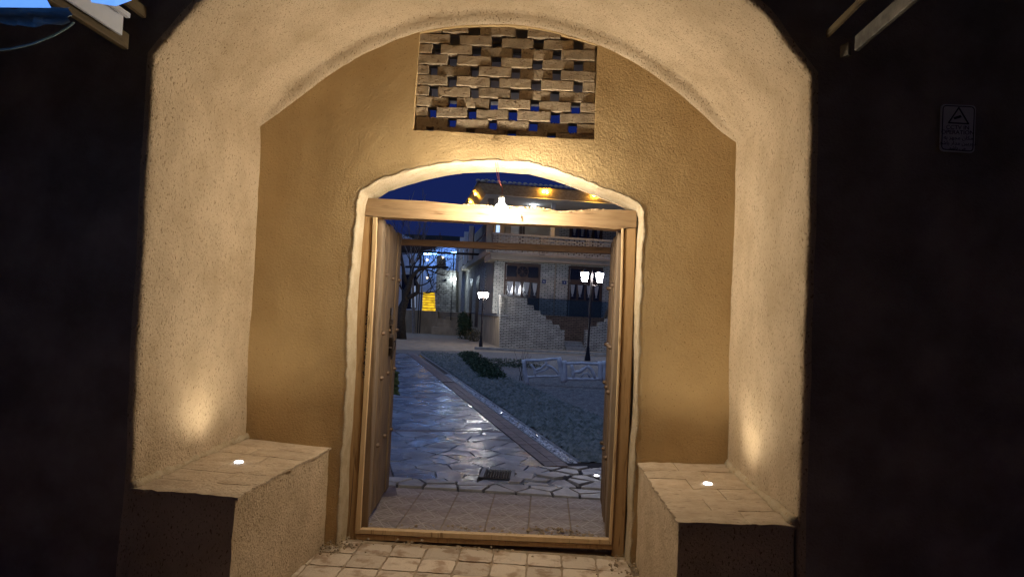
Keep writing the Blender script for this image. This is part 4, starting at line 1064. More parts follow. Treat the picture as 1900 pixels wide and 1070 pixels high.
# tinted glass balustrade on the landing edge
gb_ = [H(x, y, 1.28) for x, y in ((978.5, 552.5), (1137, 561), (1137, 584), (1128, 590), (1003, 584), (1003, 576), (991, 576), (990, 567), (978.7, 566))]
MB().prism(gb_, (0, .012, 0)).build('glass_balustrade', 'tint', house)
hb('balustrade_rail', 'black_metal', (gb_[0].x, 1.27, gb_[0].z + .002), (gb_[1].x, 1.30, gb_[0].z + .025))
# balcony band, parapet piers, coping, lattice
BV = 1.3
bz0 = H(925, 468, BV).z; bz1 = H(914.5, 431, BV).z
ue = H(1150, 470, BV).x + 1.2; us = H(914.5, 460, BV).x
hb('balcony_slab', 'house_plaster', (us - .05, BV + .02, bz0 - .32), (ue, FV + 2.4, bz0 - .02))
hb('string_course', 'house_plaster', (us - .1, BV - .03, bz0 - .10), (ue, BV + .019, bz0 - .02))
hb('parapet_coping', 'solid_brick', (us - .04, BV - .03, bz1 - .09), (ue, BV + .16, bz1))
hb('parapet_foot', 'solid_brick', (us, BV, bz0 - .02), (ue, BV + .12, bz0 + .07))
pe = [us]
for x in (1002, 1087): pe.append(H(x, 455, BV).x)
pe.append(ue)
for i, uu in enumerate(pe): hb('parapet_pier', 'brick_pale', (uu, BV - .02, bz0 - .01), (uu + .24, BV + .14, bz1 - .085))
for i in range(3):
    ua, ub = pe[i] + .25, pe[i + 1] - .01; lm = MB(); z0_, z1_ = bz0 + .075, bz1 - .095; nr = 9; rh = (z1_ - z0_) / nr; bwid = .19
    for r in range(nr):
        u = ua + (0 if r % 2 else -.13)
        while u < ub:
            a0, b0 = max(u, ua), min(u + bwid, ub)
            if b0 - a0 > .03: lm.ab((a0, BV + .02, z0_ + r * rh), (b0, BV + .10, z0_ + (r + 1) * rh - .008))
            u += .26
    for r in range(3):   # raised lozenge courses that give the panel its wavy relief
        for k in range(int((ub - ua) / .52)):
            u = ua + .2 + k * .52; lm.ab((u, BV - .012, z0_ + (r * 3 + 1) * rh), (u + .22, BV + .019, z0_ + (r * 3 + 2) * rh - .01))
    lm.build('parapet_lattice', 'solid_brick', house, kind='stuff')
# gallery behind the balcony
GV = FV + 2.3
cz = H(1000, 364, GV - 1.2).z + .1
ez = H(1040, 372, .6).z
hb('gallery_wall', 'house_plaster', (0, GV, bz0), (9.5, GV + .3, ez + .3))
hb('gallery_side', 'house_plaster', (.0, FV, bz0), (.28, GV, bz0 + .3))
hb('gallery_ceiling', 'ceiling', (-.9, .60, ez + .02), (9.5, GV, ez + .12))
for x in (1027, 1150):
    u = H(x, 400, BV + .2).x; hb('gallery_column', 'ceiling', (u - .09, BV + .2, bz0), (u + .09, BV + .38, ez))
u = H(905, 440, BV + .2).x; hb('corner_column', 'house_plaster', (u - .05, BV + .2, bz0), (u + .22, BV + .46, ez))
pil(1040, 1057.5, 386, 450, GV, z0=bz0); pil(1119.8, 1141, 390, 450, GV, z0=bz0)
fwin(GV, 1058, 1119, 387, 460, [(1062, 1070, 410, 437), (1077, 1085, 411, 438.5), (1091, 1100, 412, 440), (1107, 1114, 413, 441)], None, bz0, True)
a, b = H(1058, 381, GV), H(1119, 386, GV); hb('soldier_course', 'brick_white', (a.x, GV - .03, b.z + .05), (b.x, GV - .002, a.z + .05))
# small lit window, plain door and drainpipes left on the gallery
a, b = H(919, 418, GV), H(933, 432, GV); wq = hb('window', 'brown_joinery', (a.x, GV - .04, b.z - .5), (b.x, GV - .002, a.z + .6))
M['lit_pane'] = emit('lit_pane', (.45, .66, 1.0), 1.2)
hb('pane', 'lit_pane', (a.x + .04, GV - .05, b.z), (b.x - .04, GV - .041, a.z + .05), wq)
for (x0, x1, m) in ((938, 946, 'house_plaster'), (949, 963, 'ceiling'), (963.5, 968, 'brown_joinery'), (971, 973, 'brown_joinery')):
    a, b = H(x0, 400, GV), H(x1, 440, GV); hb('door_panel', m, (a.x, GV - .06, bz0), (b.x, GV - .003, ez - .4))
# eave: sloping soffit boards, scalloped tiles, amber lamps
fz = H(1040, 362, .35).z
e_pts = [H(915, 345, .3), H(1180, 372, .3)]
ez2 = ez + .42
sof = MB(); sof.add([(-1.3, .1, ez2), (9.6, .1, ez2), (9.6, .62, ez + .03), (-.9, .62, ez + .03)], [(0, 1, 2, 3)])
sof.add([(-1.3, .1, ez2 + .04), (9.6, .1, ez2 + .04), (9.6, .62, ez + .125), (-.9, .62, ez + .125)], [(3, 2, 1, 0)])
sof.add([(-1.3, .1, ez2), (-1.3, GV + 8, ez2), (-.9, GV + 8, ez + .03), (-.9, .62, ez + .03)], [(3, 2, 1, 0)])
sof.build('eave_soffit', 'roof_tile', house)
ntile = 44; tme = None
for i in range(ntile):
    u = -1.3 + i * .24
    mb_ = MB(); pr_ = [(math.cos(q) * .11, math.sin(q) * .07) for q in [math.pi * j / 6 for j in range(7)]]
    if tme is None:
        vs = [(x, 0, z) for x, z in pr_] + [(x * .85, .45, z * .85 + .16) for x, z in pr_] + [(x * .8, 0, z * .8 - .01) for x, z in pr_]
        fs = [(j + 1, j, j + 7, j + 8) for j in range(6)] + [(j, j + 1, j + 15, j + 14) for j in range(6)]
        mb_.add(vs, fs); o = mb_.build('eave_tile', 'roof_tile', house, smooth=False); tme = o.data
    else: o = bpy.data.objects.new('eave_tile', tme); put(o, house)
    o.location = (u, .06 + random.uniform(-.015, .015), ez2 + .045 + random.uniform(-.008, .008)); o.rotation_euler = (0, 0, random.uniform(-.06, .06))
for i in range(26):
    v = .35 + i * .34; o = bpy.data.objects.new('eave_tile', tme); put(o, house); o.location = (-1.33, v, ez2 + .045); o.rotation_euler = (0, 0, R(-90) + random.uniform(-.06, .06))
rf = MB(); rf.add([(-1.3, .1, ez2 + .05), (9.6, .1, ez2 + .05), (9.6, 5, ez2 + .9), (.8, 5, ez2 + .9), (-1.3, GV + 8, ez2 + .05), (.8, GV + 8, ez2 + .9)], [(0, 1, 2, 3), (0, 3, 5, 4)])
rf.build('roof', 'roof_tile', house)
def amber(u, v, z, ax, lab):
    t = thing('eave_lamp', lab, 'lamp', HO + HU * u + HV * v + Vector((0, 0, z)), 'amber lamps along the eave', HA, local=True)
    MB().lathe((0, 0, 0), [(.03, -.05), (.03, .05)], 8).build('body', 'black_metal', t)
    for k in (-1, 1):
        c = (k * .07, 0, 0) if ax == 'u' else (0, k * .07, 0)
        MB().lathe(c, [(.012, -.02), (.028, -.012), (.028, .012), (.012, .02)], 8).build('glowing_end', 'amber', t)
for x, lab in ((1011, 'amber eave lamp on the house front above the lit pendant'), (1104, 'amber eave lamp on the house front above the unlit pendant')):
    q = H(x, 361 + (x - 1011) * .11, .28); amber(q.x, .20, ez2 - .17, 'u', lab)
for v, lab in ((2.2, 'amber lamp on the side eave, nearer the house corner'), (4.6, 'amber lamp on the side eave, farther from the house corner')): amber(-1.22, v, ez2 - .17, 'v', lab)
# pendants in the gallery
def pendant(x, y, lit, lab):
    q = H(x, y, 2.4); t = thing('gallery_pendant', lab, 'lamp', HO + HU * q.x + HV * 2.4 + Vector((0, 0, q.z)), None, HA, local=True)
    MB().tube([(0, 0, .1), (0, 0, ez - q.z + .02)], .012, 5).build('rod', 'black_metal', t)
    MB().lathe((0, 0, ez - q.z - .0), [(.10, -.05), (.05, .02)], 10).build('ceiling_rose', 'black_metal', t)
    MB().lathe((0, 0, 0), [(.03, -.10), (.095, -.05), (.10, .02), (.05, .10)], 12).build('shade', 'globe' if lit else 'curtain', t, smooth=True)
M['pend'] = emit('pendant_glow', (.80, .90, 1.0), 40)
pendant(990, 383, True, 'lit pendant lamp under the balcony ceiling near the house corner')
pendant(1097, 389, False, 'unlit pendant lamp hanging before the upper curtained window')
bpy.data.objects['shade'].data.materials[0] = M['pend']
# upper side gallery: posts and pale curtains
hb('side_slab', 'house_plaster', (-.35, FV + .3, 4.35), (.4, 26, 4.62))
hb('side_upper_wall', 'house_plaster', (.25, FV + 2, 4.62), (.45, 26, ez))
def VS(x, u):                        # depth v on a plane u = const seen at photo column x near the horizon
    dr = ray(x, 560); o_ = HO + HU * u; t = o_.dot(HU) / dr.dot(HU); return (dr * t + Vector((0, 0, CAMZ)) - HO).dot(HV)
for x, z0_ in ((869, 4.62), (860, 4.62), (852, 1.3), (846, 1.3)):
    v = VS(x, -.35); hb('side_column', 'white_paint', (-.50, v, z0_), (-.24, v + .25, ez + .02))
    hb('side_post', 'brown_joinery', (-.22, v + .6, 4.62), (-.12, v + .7, ez + .02))
hb('side_rail', 'brown_joinery', (-.34, FV + 2, 5.5), (-.28, 26, 5.56))
for v in (9.5, 13.5): hb('side_door', 'brown_joinery', (-.02, v, .6), (.0, v + 1.6, 3.6))
hb('side_brick_far', 'brick_pale', (.004, 20, 0), (.3, 26, 4.35))

# wooden pole leaning on the terrace, cart wheel
pp = [P(1146, 500, 28.2), P(1140, 545, 28.2), P(1131, 570, 28.2), P(1122, 590, 28.2)]
MB().tube(pp, [.09, .075, .07, .06], 8).build('leaning_pole', 'bark', label='dark crooked tree pole leaning on the stepped wall right', cat='pole')
wh = thing('cart_wheel', 'dark wheel standing upright against the right end of steps', 'wheel', G(1139, 664))
wc = P(1137, 645, G(1139, 664).y)
MB().tube([wc + Vector((.12 * math.cos(q), 0, .44 * math.sin(q))) for q in [2 * math.pi * i / 24 for i in range(25)]], .04, 6).build('rim', 'black_metal', wh)
for q in range(4):
    v = Vector((.11 * math.cos(q * .785 + .3), 0, .42 * math.sin(q * .785 + .3))); MB().tube([wc - v, wc + v], .015, 5).build('spoke', 'black_metal', wh)

# ------------------------------------------------------------------ street lamps
def lamp_post(base, hgt, lw, lh, spread, rp, lab, em, lean=(0, 0)):
    t = thing('lamp_post', lab, 'street lamp', base, 'two headed courtyard lamp posts', 0, local=True)
    lx, ly = lean
    topp = Vector((lx, ly, hgt))
    MB().lathe((0, 0, 0), [(rp * 2.6, 0), (rp * 2.4, .10), (rp * 1.5, .3), (rp * 1.3, .45), (rp, .5)], 10).build('base', 'black_metal', t)
    MB().tube([(0, 0, .45), topp * .98 + Vector((0, 0, 0)), topp + Vector((0, 0, lh * .4))], [rp, rp * .8, rp * .5], 8).build('pole', 'iron', t)
    for s in (-1, 1):
        c = topp + Vector((s * spread, 0, 0))
        ar = [topp + Vector((0, 0, -.02 - lh)), topp + Vector((s * spread * .5, 0, -lh * 1.15)), topp + Vector((s * spread, 0, -lh * .98)), topp + Vector((s * spread, 0, -lh * .8))]
        MB().tube(ar, rp * .35, 5).build('arm', 'iron', t)
        ln = MB(); n = 6; w1, w0 = lw * .5, lw * .30
        hz0, hz1 = -lh * .78, -.02
        vs = [c + Vector((w * .88 * math.cos(2 * math.pi * q / n), w * .88 * math.sin(2 * math.pi * q / n), z)) for w, z in ((w0, hz0), (w1, hz1)) for q in range(n)]
        ln.add(vs, [(q, (q + 1) % n, n + (q + 1) % n, n + q) for q in range(n)] + [tuple(range(n))[::-1], tuple(n + q for q in range(n))])
        la = MB(); la.lathe(c, [(w1 * 1.35, 0), (w1 * 1.2, .02), (w1 * .6, lh * .16), (w1 * .2, lh * .24), (.012, lh * .36)], 6)
        lo_ = la.build('lantern_cap', 'black_metal', t)
        ln.build('lantern_glass', em, lo_)
        bs = MB()
        for q in range(n):
            a = 2 * math.pi * q / n; bs.tube([c + Vector((w0 * math.cos(a), w0 * math.sin(a), hz0)), c + Vector((w1 * math.cos(a), w1 * math.sin(a), hz1))], .009, 4)
        bs.lathe(c + Vector((0, 0, hz0)), [(w0 * .3, -.06), (w0 * 1.05, -.01), (w0 * 1.05, .0)], 6); bs.build('lantern_bars', 'black_metal', lo_)
    return t
b1 = G(1090, 669)
q1 = P(1099, 506, b1.y)
lamp_post(b1, q1.z, .30, .40, .26, .042, 'taller lamp post with two lit lanterns before the house stairs', 'lantern', (q1.x - b1.x, 0))
b2 = G(892, 643); q2 = P(893, 542, b2.y)
lamp_post(b2, q2.z, .21, .30, .13, .036, 'shorter lamp post with two lit lanterns at the house corner', 'lantern_far', (0, 0))

# ------------------------------------------------------------------ rustic concrete fence panels
YP = G(975, 712).y
def rustic(name, lab, polylines, base):
    t = thing(name, lab, 'fence', base, 'fake branch concrete fence panels')
    for nm, pts, r in polylines:
        rr = random.Random(len(pts) * 7 + int(pts[0][0])); pp = resample([P(x, y, YP) for x, y in pts], .08)
        pp = [p + Vector((rr.uniform(-.006, .006), rr.uniform(-.006, .006), rr.uniform(-.006, .006))) for p in pp]
        MB().tube(pp, [r * rr.uniform(.88, 1.12) for _ in pp], 8).build(nm, 'rustic', t, smooth=True)
rustic('rustic_fence_panel', 'white branch shaped fence panel tilted, leftmost and nearest the shrubs', [
    ('post', [(971, 667), (974, 690), (979, 714)], .045), ('post', [(1037, 663), (1041, 685), (1045, 710)], .05),
    ('rail', [(972, 669), (1005, 668), (1036, 665)], .03), ('rail', [(978, 699), (1010, 698), (1043, 697)], .025),
    ('branch', [(985, 675), (991, 684), (994, 698)], .024), ('branch', [(994, 687), (1004, 683), (1013, 675), (1014, 670)], .028), ('branch', [(1014, 678), (1024, 681), (1034, 690), (1036, 697)], .028), ('branch', [(995, 691), (1012, 686), (1020, 680)], .02)], G(1005, 713))
rustic('rustic_fence_panel', 'upright white branch shaped fence panel, the middle one in front of lamp', [
    ('post', [(1047, 669), (1048, 688), (1049, 708)], .05), ('post', [(1113, 670), (1114, 688), (1114, 706)], .05),
    ('rail', [(1048, 674), (1080, 673), (1112, 675)], .032), ('rail', [(1050, 702), (1080, 703), (1112, 703)], .035),
    ('branch', [(1060, 676), (1064, 688), (1063, 701)], .035), ('branch', [(1064, 691), (1076, 689), (1090, 679)], .038), ('branch', [(1090, 678), (1099, 687), (1103, 701)], .038), ('branch', [(1078, 700), (1083, 693), (1090, 692), (1095, 700)], .022)], G(1080, 709))
rustic('rustic_fence_panel', 'white branch shaped fence panel cut off by the right door leaf', [
    ('post', [(1121, 669), (1122, 688), (1122, 706)], .05), ('post', [(1190, 672), (1191, 690), (1191, 708)], .05), ('rail', [(1122, 674), (1150, 675), (1190, 678)], .032), ('rail', [(1123, 703), (1150, 704), (1190, 706)], .035),
    ('branch', [(1124, 678), (1133, 684), (1137, 701)], .026)], G(1155, 710))

# ------------------------------------------------------------------ vegetation
def leaves(mb, c, rad, n, size, rr, up=.3):
    for _ in range(n):
        while True:
            p = Vector((rr.uniform(-1, 1), rr.uniform(-1, 1), rr.uniform(-1, 1)))
            if p.length < 1: break
        q = Vector(c) + Vector((p.x * rad[0], p.y * rad[1], p.z * rad[2])); a = Vector((rr.uniform(-1, 1), rr.uniform(-1, 1), rr.uniform(-up, 1))).normalized(); b = a.cross(Vector((rr.uniform(-1, 1), rr.uniform(-1, 1), rr.uniform(-1, 1)))).normalized()
        s = size * rr.uniform(.6, 1.3); mb.add([q, q + a * s * .5 + b * s * .28, q + a * s, q + a * s * .5 - b * s * .28], [(0, 1, 2, 3)])
def shrub(pts, rad, n, size, lab, m='leaf', stems=5, seed=1, name='shrub', cat='shrub'):
    c0 = pts[0][0]; t = thing(name, lab, cat, (c0.x, c0.y, 0)); rr = random.Random(seed); mb = MB()
    for c, r in pts: leaves(mb, c + Vector((0, 0, r[2] * .7)), r, n, size, rr)
    mb.build('foliage', m, t)
    st = MB()
    for c, r in pts:
        for _ in range(stems): st.tube([c + Vector((0, 0, -.02)), c + Vector((rr.uniform(-.6, .6) * r[0], rr.uniform(-.6, .6) * r[1], r[2] * 1.3))], [.012, .004], 4)
    st.build('stem', 'bark', t)
jp = []
for k in range(9):
    f = k / 8; p = G(868 + 45 * f, 664 + 38 * f); jp.append((p, (.34, .55, .13 + .05 * math.sin(k * 2))))
shrub(jp, 0, 1300, .045, 'low dark green juniper hedge running beside the cobble strip', seed=3, name='juniper_bed')
shrub([(G(935, 672), (1.3, .5, .07)), (G(955, 680), (.9, .5, .06))], 0, 1500, .035, 'flat brownish green ground shrub behind the juniper hedge', seed=8, name='low_shrub')
shrub([(G(862, 628), (.45, .45, .75)), (G(858, 626) + Vector((0, 0, .6)), (.35, .35, .5))], 0, 900, .10, 'tall dark evergreen bush at the side wall corner', seed=4)
shrub([(G(878, 632), (.42, .4, .36))], 0, 700, .08, 'round dry olive bush beside the dark evergreen bush', 'leaf_dry', seed=5)
pl = thing('leafy_plant', 'broad leaved plant peeping out behind the left door leaf', 'plant', (P(733, 760, 6.6).x - .12, 6.6, 0)); rr = random.Random(6)
lm = MB()
for k in range(16):
    c = P(731, 690 + 2.6 * k, 6.6) + Vector((-.035 + rr.uniform(-.03, .03), rr.uniform(-.1, .1), 0)); a = Vector((rr.uniform(.3, 1), rr.uniform(-.4, .4), rr.uniform(-.8, .4))).normalized(); b = a.cross(Vector((0, 1, .3))).normalized(); s = .09
    lm.add([c, c + a * s * .5 + b * s * .3, c + a * s, c + a * s * .5 - b * s * .3, c + a * s * .5 + Vector((0, -.012, 0))], [(0, 1, 4), (1, 2, 4), (2, 3, 4), (3, 0, 4)])
lm.build('leaf_cluster', 'leaf', pl, kind='stuff')
c = P(731, 700, 6.6); MB().tube([(c.x - .14, 6.6, 0), (c.x - .12, 6.6, .5), (c.x - .10, 6.6, c.z)], [.02, .015, .008], 5).build('stem', 'bark', pl)

def branch(mb, p, d, L_, r, depth, rr, bend=.25, minr=.006, up=.1):
    pts = [p]; rs = [r]; q = p.copy(); dd = d.copy(); n = 5
    for i in range(n):
        dd = (dd + Vector((rr.uniform(-bend, bend), rr.uniform(-bend, bend), rr.uniform(-bend, bend) + up))).normalized()
        q = q + dd * L_ / n; pts.append(q); rs.append(max(minr, r * (1 - .45 * (i + 1) / n)))
    mb.tube(pts, rs, 5 if depth < 3 else 6)
    if depth <= 0: return
    for k in range(rr.choice((2, 3, 3))):
        i = rr.randint(2, n); nd_ = (dd + Vector((rr.uniform(-1, 1), rr.uniform(-.7, .7), rr.uniform(-.3, .8))) * .8).normalized()
        branch(mb, pts[i], nd_, L_ * rr.uniform(.55, .8), rs[i] * .7, depth - 1, rr, bend * 1.1, minr, up)
TY = 27.0
tree = thing('gnarled_tree', 'bare gnarled tree with twisted trunk behind the left door leaf', 'tree', G(748, 628))
TY = G(748, 628).y - .0
trk = [P(x, y, TY) for x, y in ((744, 620), (742, 590), (746, 572), (752, 558), (752, 544), (758, 532), (762, 515), (775, 502), (788, 497))]
trk[0].z = -.05
MB().tube(trk, [.30, .26, .22, .19, .17, .15, .12, .09, .06], 8).build('trunk', 'bark', tree, smooth=True)
lb_ = [P(x, y, TY) for x, y in ((751, 552), (764, 549), (774, 543), (776, 530), (771, 520))]
MB().tube(lb_, [.15, .12, .10, .08, .05], 8).build('limb', 'bark', tree, smooth=True)
l2 = [P(x, y, TY) for x, y in ((758, 532), (750, 515), (748, 495), (744, 470))]
MB().tube(l2, [.12, .1, .08, .05], 8).build('limb', 'bark', tree, smooth=True)
rr = random.Random(17); tw_ = MB()
for (x, y, dx, dz, L_) in ((762, 515, -.4, 1, 1.2), (775, 502, .3, .9, 1.1), (788, 497, 1, .6, 1.0), (788, 497, .6, -.4, .9), (776, 530, .8, .2, .9), (771, 520, .5, .8, .9), (744, 470, -.1, 1, 1.1), (748, 495, -.6, .7, 1.0), (774, 543, 1, -.1, .8), (782, 499, .9, .1, 1.2), (752, 544, -.8, .6, .9), (765, 508, .1, 1, 1.3), (788, 497, .9, -.1, 1.1)):
    branch(tw_, P(x, y, TY), Vector((dx, rr.uniform(-.4, .4), dz)).normalized(), L_, .045, 3, rr, .3, .008)
tw_.build('twigs', 'bark', tree)
t2 = thing('bare_sapling', 'pale leafless tree with thin upright branches against the dusk sky', 'tree', G(768, 618)); t2y = G(768, 618).y
tw2 = MB(); rr = random.Random(23)
MB().tube([G(768, 618), P(766, 540, t2y), P(765, 480, t2y)], [.12, .09, .06], 6).build('trunk', 'bark_pale', t2)
for k, (dx, dz) in enumerate(((.30, 1), (.12, 1), (-.15, 1), (.45, .9), (-.35, .9), (.02, 1))):
    branch(tw2, P(765, 480 + 4 * k, t2y), Vector((dx, rr.uniform(-.2, .2), dz)).normalized(), 2.1, .04, 2, rr, .10, .010, .06)
tw2.build('branches', 'bark_pale', t2)
sp = thing('thin_sapling', 'very thin leafless sapling left of the tilted fence panel', 'sapling', G(966, 706)); rr = random.Random(5); s_ = MB()
for k in range(4): branch(s_, G(966, 706) + Vector((rr.uniform(-.05, .05), 0, 0)), Vector((rr.uniform(-.5, .4), 0, 1)).normalized(), .42, .007, 1, rr, .2, .003)
s_.build('stem', 'bark', sp)

# ------------------------------------------------------------------ buildings and terrace at the far left
YT = 44.0
def far(name, m, px, Y0, depth, parent=None, **k):
    return MB().prism([P(x, y, Y0) for x, y in px], (0, depth, 0)).build(name, m, parent, **k)
YW = G(790, 618).y
ow = far('low_ochre_wall', 'ochre', [(690, 622), (690, 573), (812, 577), (812, 591), (832, 592), (832, 622)], YW, .4, label='low ochre plastered retaining wall left of the house side', cat='wall')
st = thing('terrace_steps', 'short flight of ochre steps against the low wall', 'steps', G(825, 624))
for k, (x0, x1, y) in enumerate(((801, 852, 606), (811, 852, 600), (822, 852, 593), (827, 855, 587))):
    a, b = P(x0, y, YW - .9 + .15 * k), P(x1, y, YW - .9 + .15 * k)
    MB().ab((a.x, YW - .9 + .15 * k, -.05), (b.x, YW - .01 if k < 2 else YW + .6, a.z)).build('step', 'ochre', st)
# raised terrace ground behind the wall
zt_ = P(790, 576, YW).z
MB().ab((-16, YW + .41, -.05), (-4.9, YW + 16, zt_ - .02)).build('raised_terrace', 'dirt', kind='structure')
tower = thing('stone_tower', 'grey rubble stone stair tower with a round topped parapet', 'tower', P(826, 580, YW + 5))
TW = YW + 5
far('tower_wall', 'stone_wall', [(808, 584), (810, 478), (812, 474), (818, 474), (821, 478), (822, 500), (846, 502), (846, 586)], TW, 1.6, tower)
MB().lathe(P(826.5, 520, TW - .02), [(.10, -.02), (.10, .04), (.07, .05)], 12, 'y').build('drain_hole', 'black_metal', tower)
rl = MB()
for x in np.arange(822.5, 846, 2.2): rl.tube([P(x, 501, TW + .1), P(x, 479, TW + .1)], .012, 4)
rl.tube([P(822, 479, TW + .1), P(846, 480, TW + .1)], .022, 4); rl.tube([P(822, 499, TW + .1), P(846, 500, TW + .1)], .018, 4)
rl.build('railing', 'black_metal', tower)
rear = thing('rear_annex', 'far pale annex wall washed with blue light', 'building', P(790, 575, TW + 6))
far('wall', 'blue_wall', [(735, 590), (735, 430), (790, 452), (850, 452), (850, 590)], TW + 6, .5, rear)
far('roof', 'brown_joinery', [(730, 448), (796, 448), (835, 452), (790, 464), (730, 470)], TW + 2.2, 1.6, rear)
rl = MB()
for k in range(4):
    a, b = P(800 + 3 * k, 466 + k, TW + 5), P(850, 452 + 4 * k, TW + 3); rl.tube([a, b], .02, 4)
rl.build('roof_pipe', 'plaque', rear)
bs = far('led_strip', 'blue_lit', [(786, 470), (850, 467), (850, 469), (786, 472)], TW + 4.9, .06, rear)
# yellow stair, its LED light put into glowing risers
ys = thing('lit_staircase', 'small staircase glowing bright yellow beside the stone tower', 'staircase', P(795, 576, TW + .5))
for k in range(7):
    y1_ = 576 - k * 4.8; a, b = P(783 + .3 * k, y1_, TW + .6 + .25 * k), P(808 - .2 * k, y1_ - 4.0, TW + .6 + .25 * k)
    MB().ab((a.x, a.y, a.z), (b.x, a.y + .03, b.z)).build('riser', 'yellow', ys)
    MB().ab((a.x, a.y - .01, b.z), (b.x, a.y + .28, b.z + .035)).build('tread', 'dirt', ys)
def glow(x, y, Y0, r, m, lab, cat='lamp', grp=None, e=None):
    p = P(x, y, Y0); t = thing('wall_lamp', lab, cat, p, grp)
    MB().lathe(p, [(r * .4, -r * .9), (r * .9, -r * .4), (r, 0), (r * .9, r * .4), (r * .4, r * .9)], 12).build('globe', m, t, smooth=True)
    MB().tube([p + Vector((0, r * .5, 0)), p + Vector((0, r + .25, 0))], r * .2, 5).build('bracket', 'black_metal', t); return t
glow(842.5, 518, TW - .3, .13, 'globe', 'white globe lamp shining on the side of stone tower')
M['warm_dot'] = emit('warm_dot_glow', (1.0, .72, .3), 14)
for (x, y, lab) in ((793, 482, 'small warm lamp high on the annex wall behind tree twigs'), (793, 515, 'small warm lamp above the yellow staircase'), (821, 478, 'small warm lamp on top of the tower parapet')):
    glow(x, y, TW + (.2 if x > 800 else 3), .07, 'warm_dot', lab)
# shop window with white frame left of the stair
swn = thing('shop_window', 'white framed glazed kiosk window behind the gnarled tree', 'window', P(760, 577, YW + 3))
for px in ([(742, 577), (742, 573), (777, 573), (777, 577)], [(773, 573), (773, 505), (776.5, 505), (776.5, 573)], [(742, 573), (742, 505), (745, 505), (745, 573)], [(745, 509), (745, 505), (773, 505), (773, 509)]):
    far('frame', 'white_paint', px, YW + 3, .12, swn)
far('pane', 'dark_glass', [(745, 573), (745, 509), (773, 509), (773, 573)], YW + 3.05, .02, swn)
M['kiosk'] = emit('kiosk_light', (.55, .66, .85), .35)
far('lit_panel', 'kiosk', [(763, 570), (763, 532), (771, 530), (771, 571)], YW + 3.02, .02, swn)
# dark pergola bars and posts
pg = thing('pergola_frame', 'dark steel pergola frame with long level bars before the annex', 'pergola', G(783, 622))
YG = YW - .6
for (x0, x1, y0, y1) in ((742, 889, 466, 472), (752, 832, 495, 496)):
    a, b = P(x0, y0, YG), P(x1, y1, YG); MB().box((a + b) / 2, ((b - a).length, .10, .13), 0, Matrix.Rotation(-math.atan2(b.z - a.z, b.x - a.x), 3, 'Y')).build('bar', 'black_metal', pg)
for x in (781.5, 785.5, 842):
    a = P(x, 470, YG); MB().box((a.x, YG + .1, a.z / 2), (.05, .05, a.z)).build('post', 'black_metal', pg)
wp = P(742, 458, 24); wq_ = P(738.5, 520, 24)
MB().tube([(wq_.x - .12, 24, 0), (wq_.x, 24, wq_.z), wp], .045, 6).build('white_pole', 'white_paint', label='thin white pole just beside the open left door leaf', cat='pole')
# far hill
hl = MB(); n_ = 40; vs = []
for i in range(n_ + 1):
    x = -160 + 220 * i / n_; h_ = 24 + 7 * noise.noise(Vector((x * .02, 1, 0))) + 1.5 * noise.noise(Vector((x * .15, 2, 0)))
    vs += [(x, 180, -1), (x, 190, h_ * .55), (x, 215, h_)]
hl.add(vs, [(3 * i + k, 3 * i + 3 + k, 3 * i + 4 + k, 3 * i + 1 + k) for i in range(n_) for k in (0, 1)])
hl.build('hill', 'hill', kind='structure', smooth=True)

# ------------------------------------------------------------------ roof and walls added round the viewer to block the sun; canopy edges
ps = thing('sun_block_roof', 'dark timber roof added over the viewer to block the sun', 'roof', (0, 0, 4.2))
MB().ab((-7, -7, 4.30), (7, YF - .02, 4.45)).build('sun_block_deck', 'wood_grey', ps)
for x in (-6.9, 6.9): MB().ab((x - .1, -7, -.03), (x + .1, YF - .03, 4.297)).build('side_wall', 'wood_dark', ps)  # unseen walls added to keep the sun out at the sides
# eave beam, white board and thin strip at top left
def ybar(name, m, xa, ya, yn, w, h, Y1=3.10, Y0=1.2, parent=None, drop=0, **k):
    q = P(xa, ya, Y1); return MB().ab((q.x - w / 2, Y0, q.z - h / 2), (q.x + w / 2, Y1, q.z + h / 2)).build(name, m, parent, **k)
cl_ = thing('left_canopy', 'left canopy edge with weathered beam and pale board', 'canopy', P(240, 85, 3.1))
ybar('beam', 'wood_grey', 234, 78, 0, .03, .075, parent=cl_, bevel=.004)
ybar('board', 'white_board', 226, 42, 0, .012, .12, Y1=2.98, parent=cl_)
ybar('strip', 'white_board', 238, 30, 0, .02, .02, Y1=2.96, parent=cl_)
ybar('inner_batten', 'wood_grey', 268, 24, 0, .02, .05, Y1=3.12, parent=cl_)
cr_ = thing('right_canopy', 'right canopy edge with galvanised channel and short batten', 'canopy', P(1578, 85, 3.1))
ybar('batten', 'wood_grey', 1535, 64, 0, .012, .03, Y1=3.12, Y0=2.2, parent=cr_)
q = P(1588, 84, 3.05); 
MB().ab((q.x - .006, 2.52, q.z - .028), (q.x + .012, 3.05, q.z + .040)).build('channel', 'grey_metal', cr_, bevel=.003)
MB().box((q.x - .022, 3.10, q.z - .005), (.018, .04, .055), .5).build('bracket', 'grey_metal', cr_)
MB().ab((q.x - .20, 2.3, q.z + .12), (q.x - .02, 2.75, q.z + .14)).build('panel', 'grey_metal', cr_)
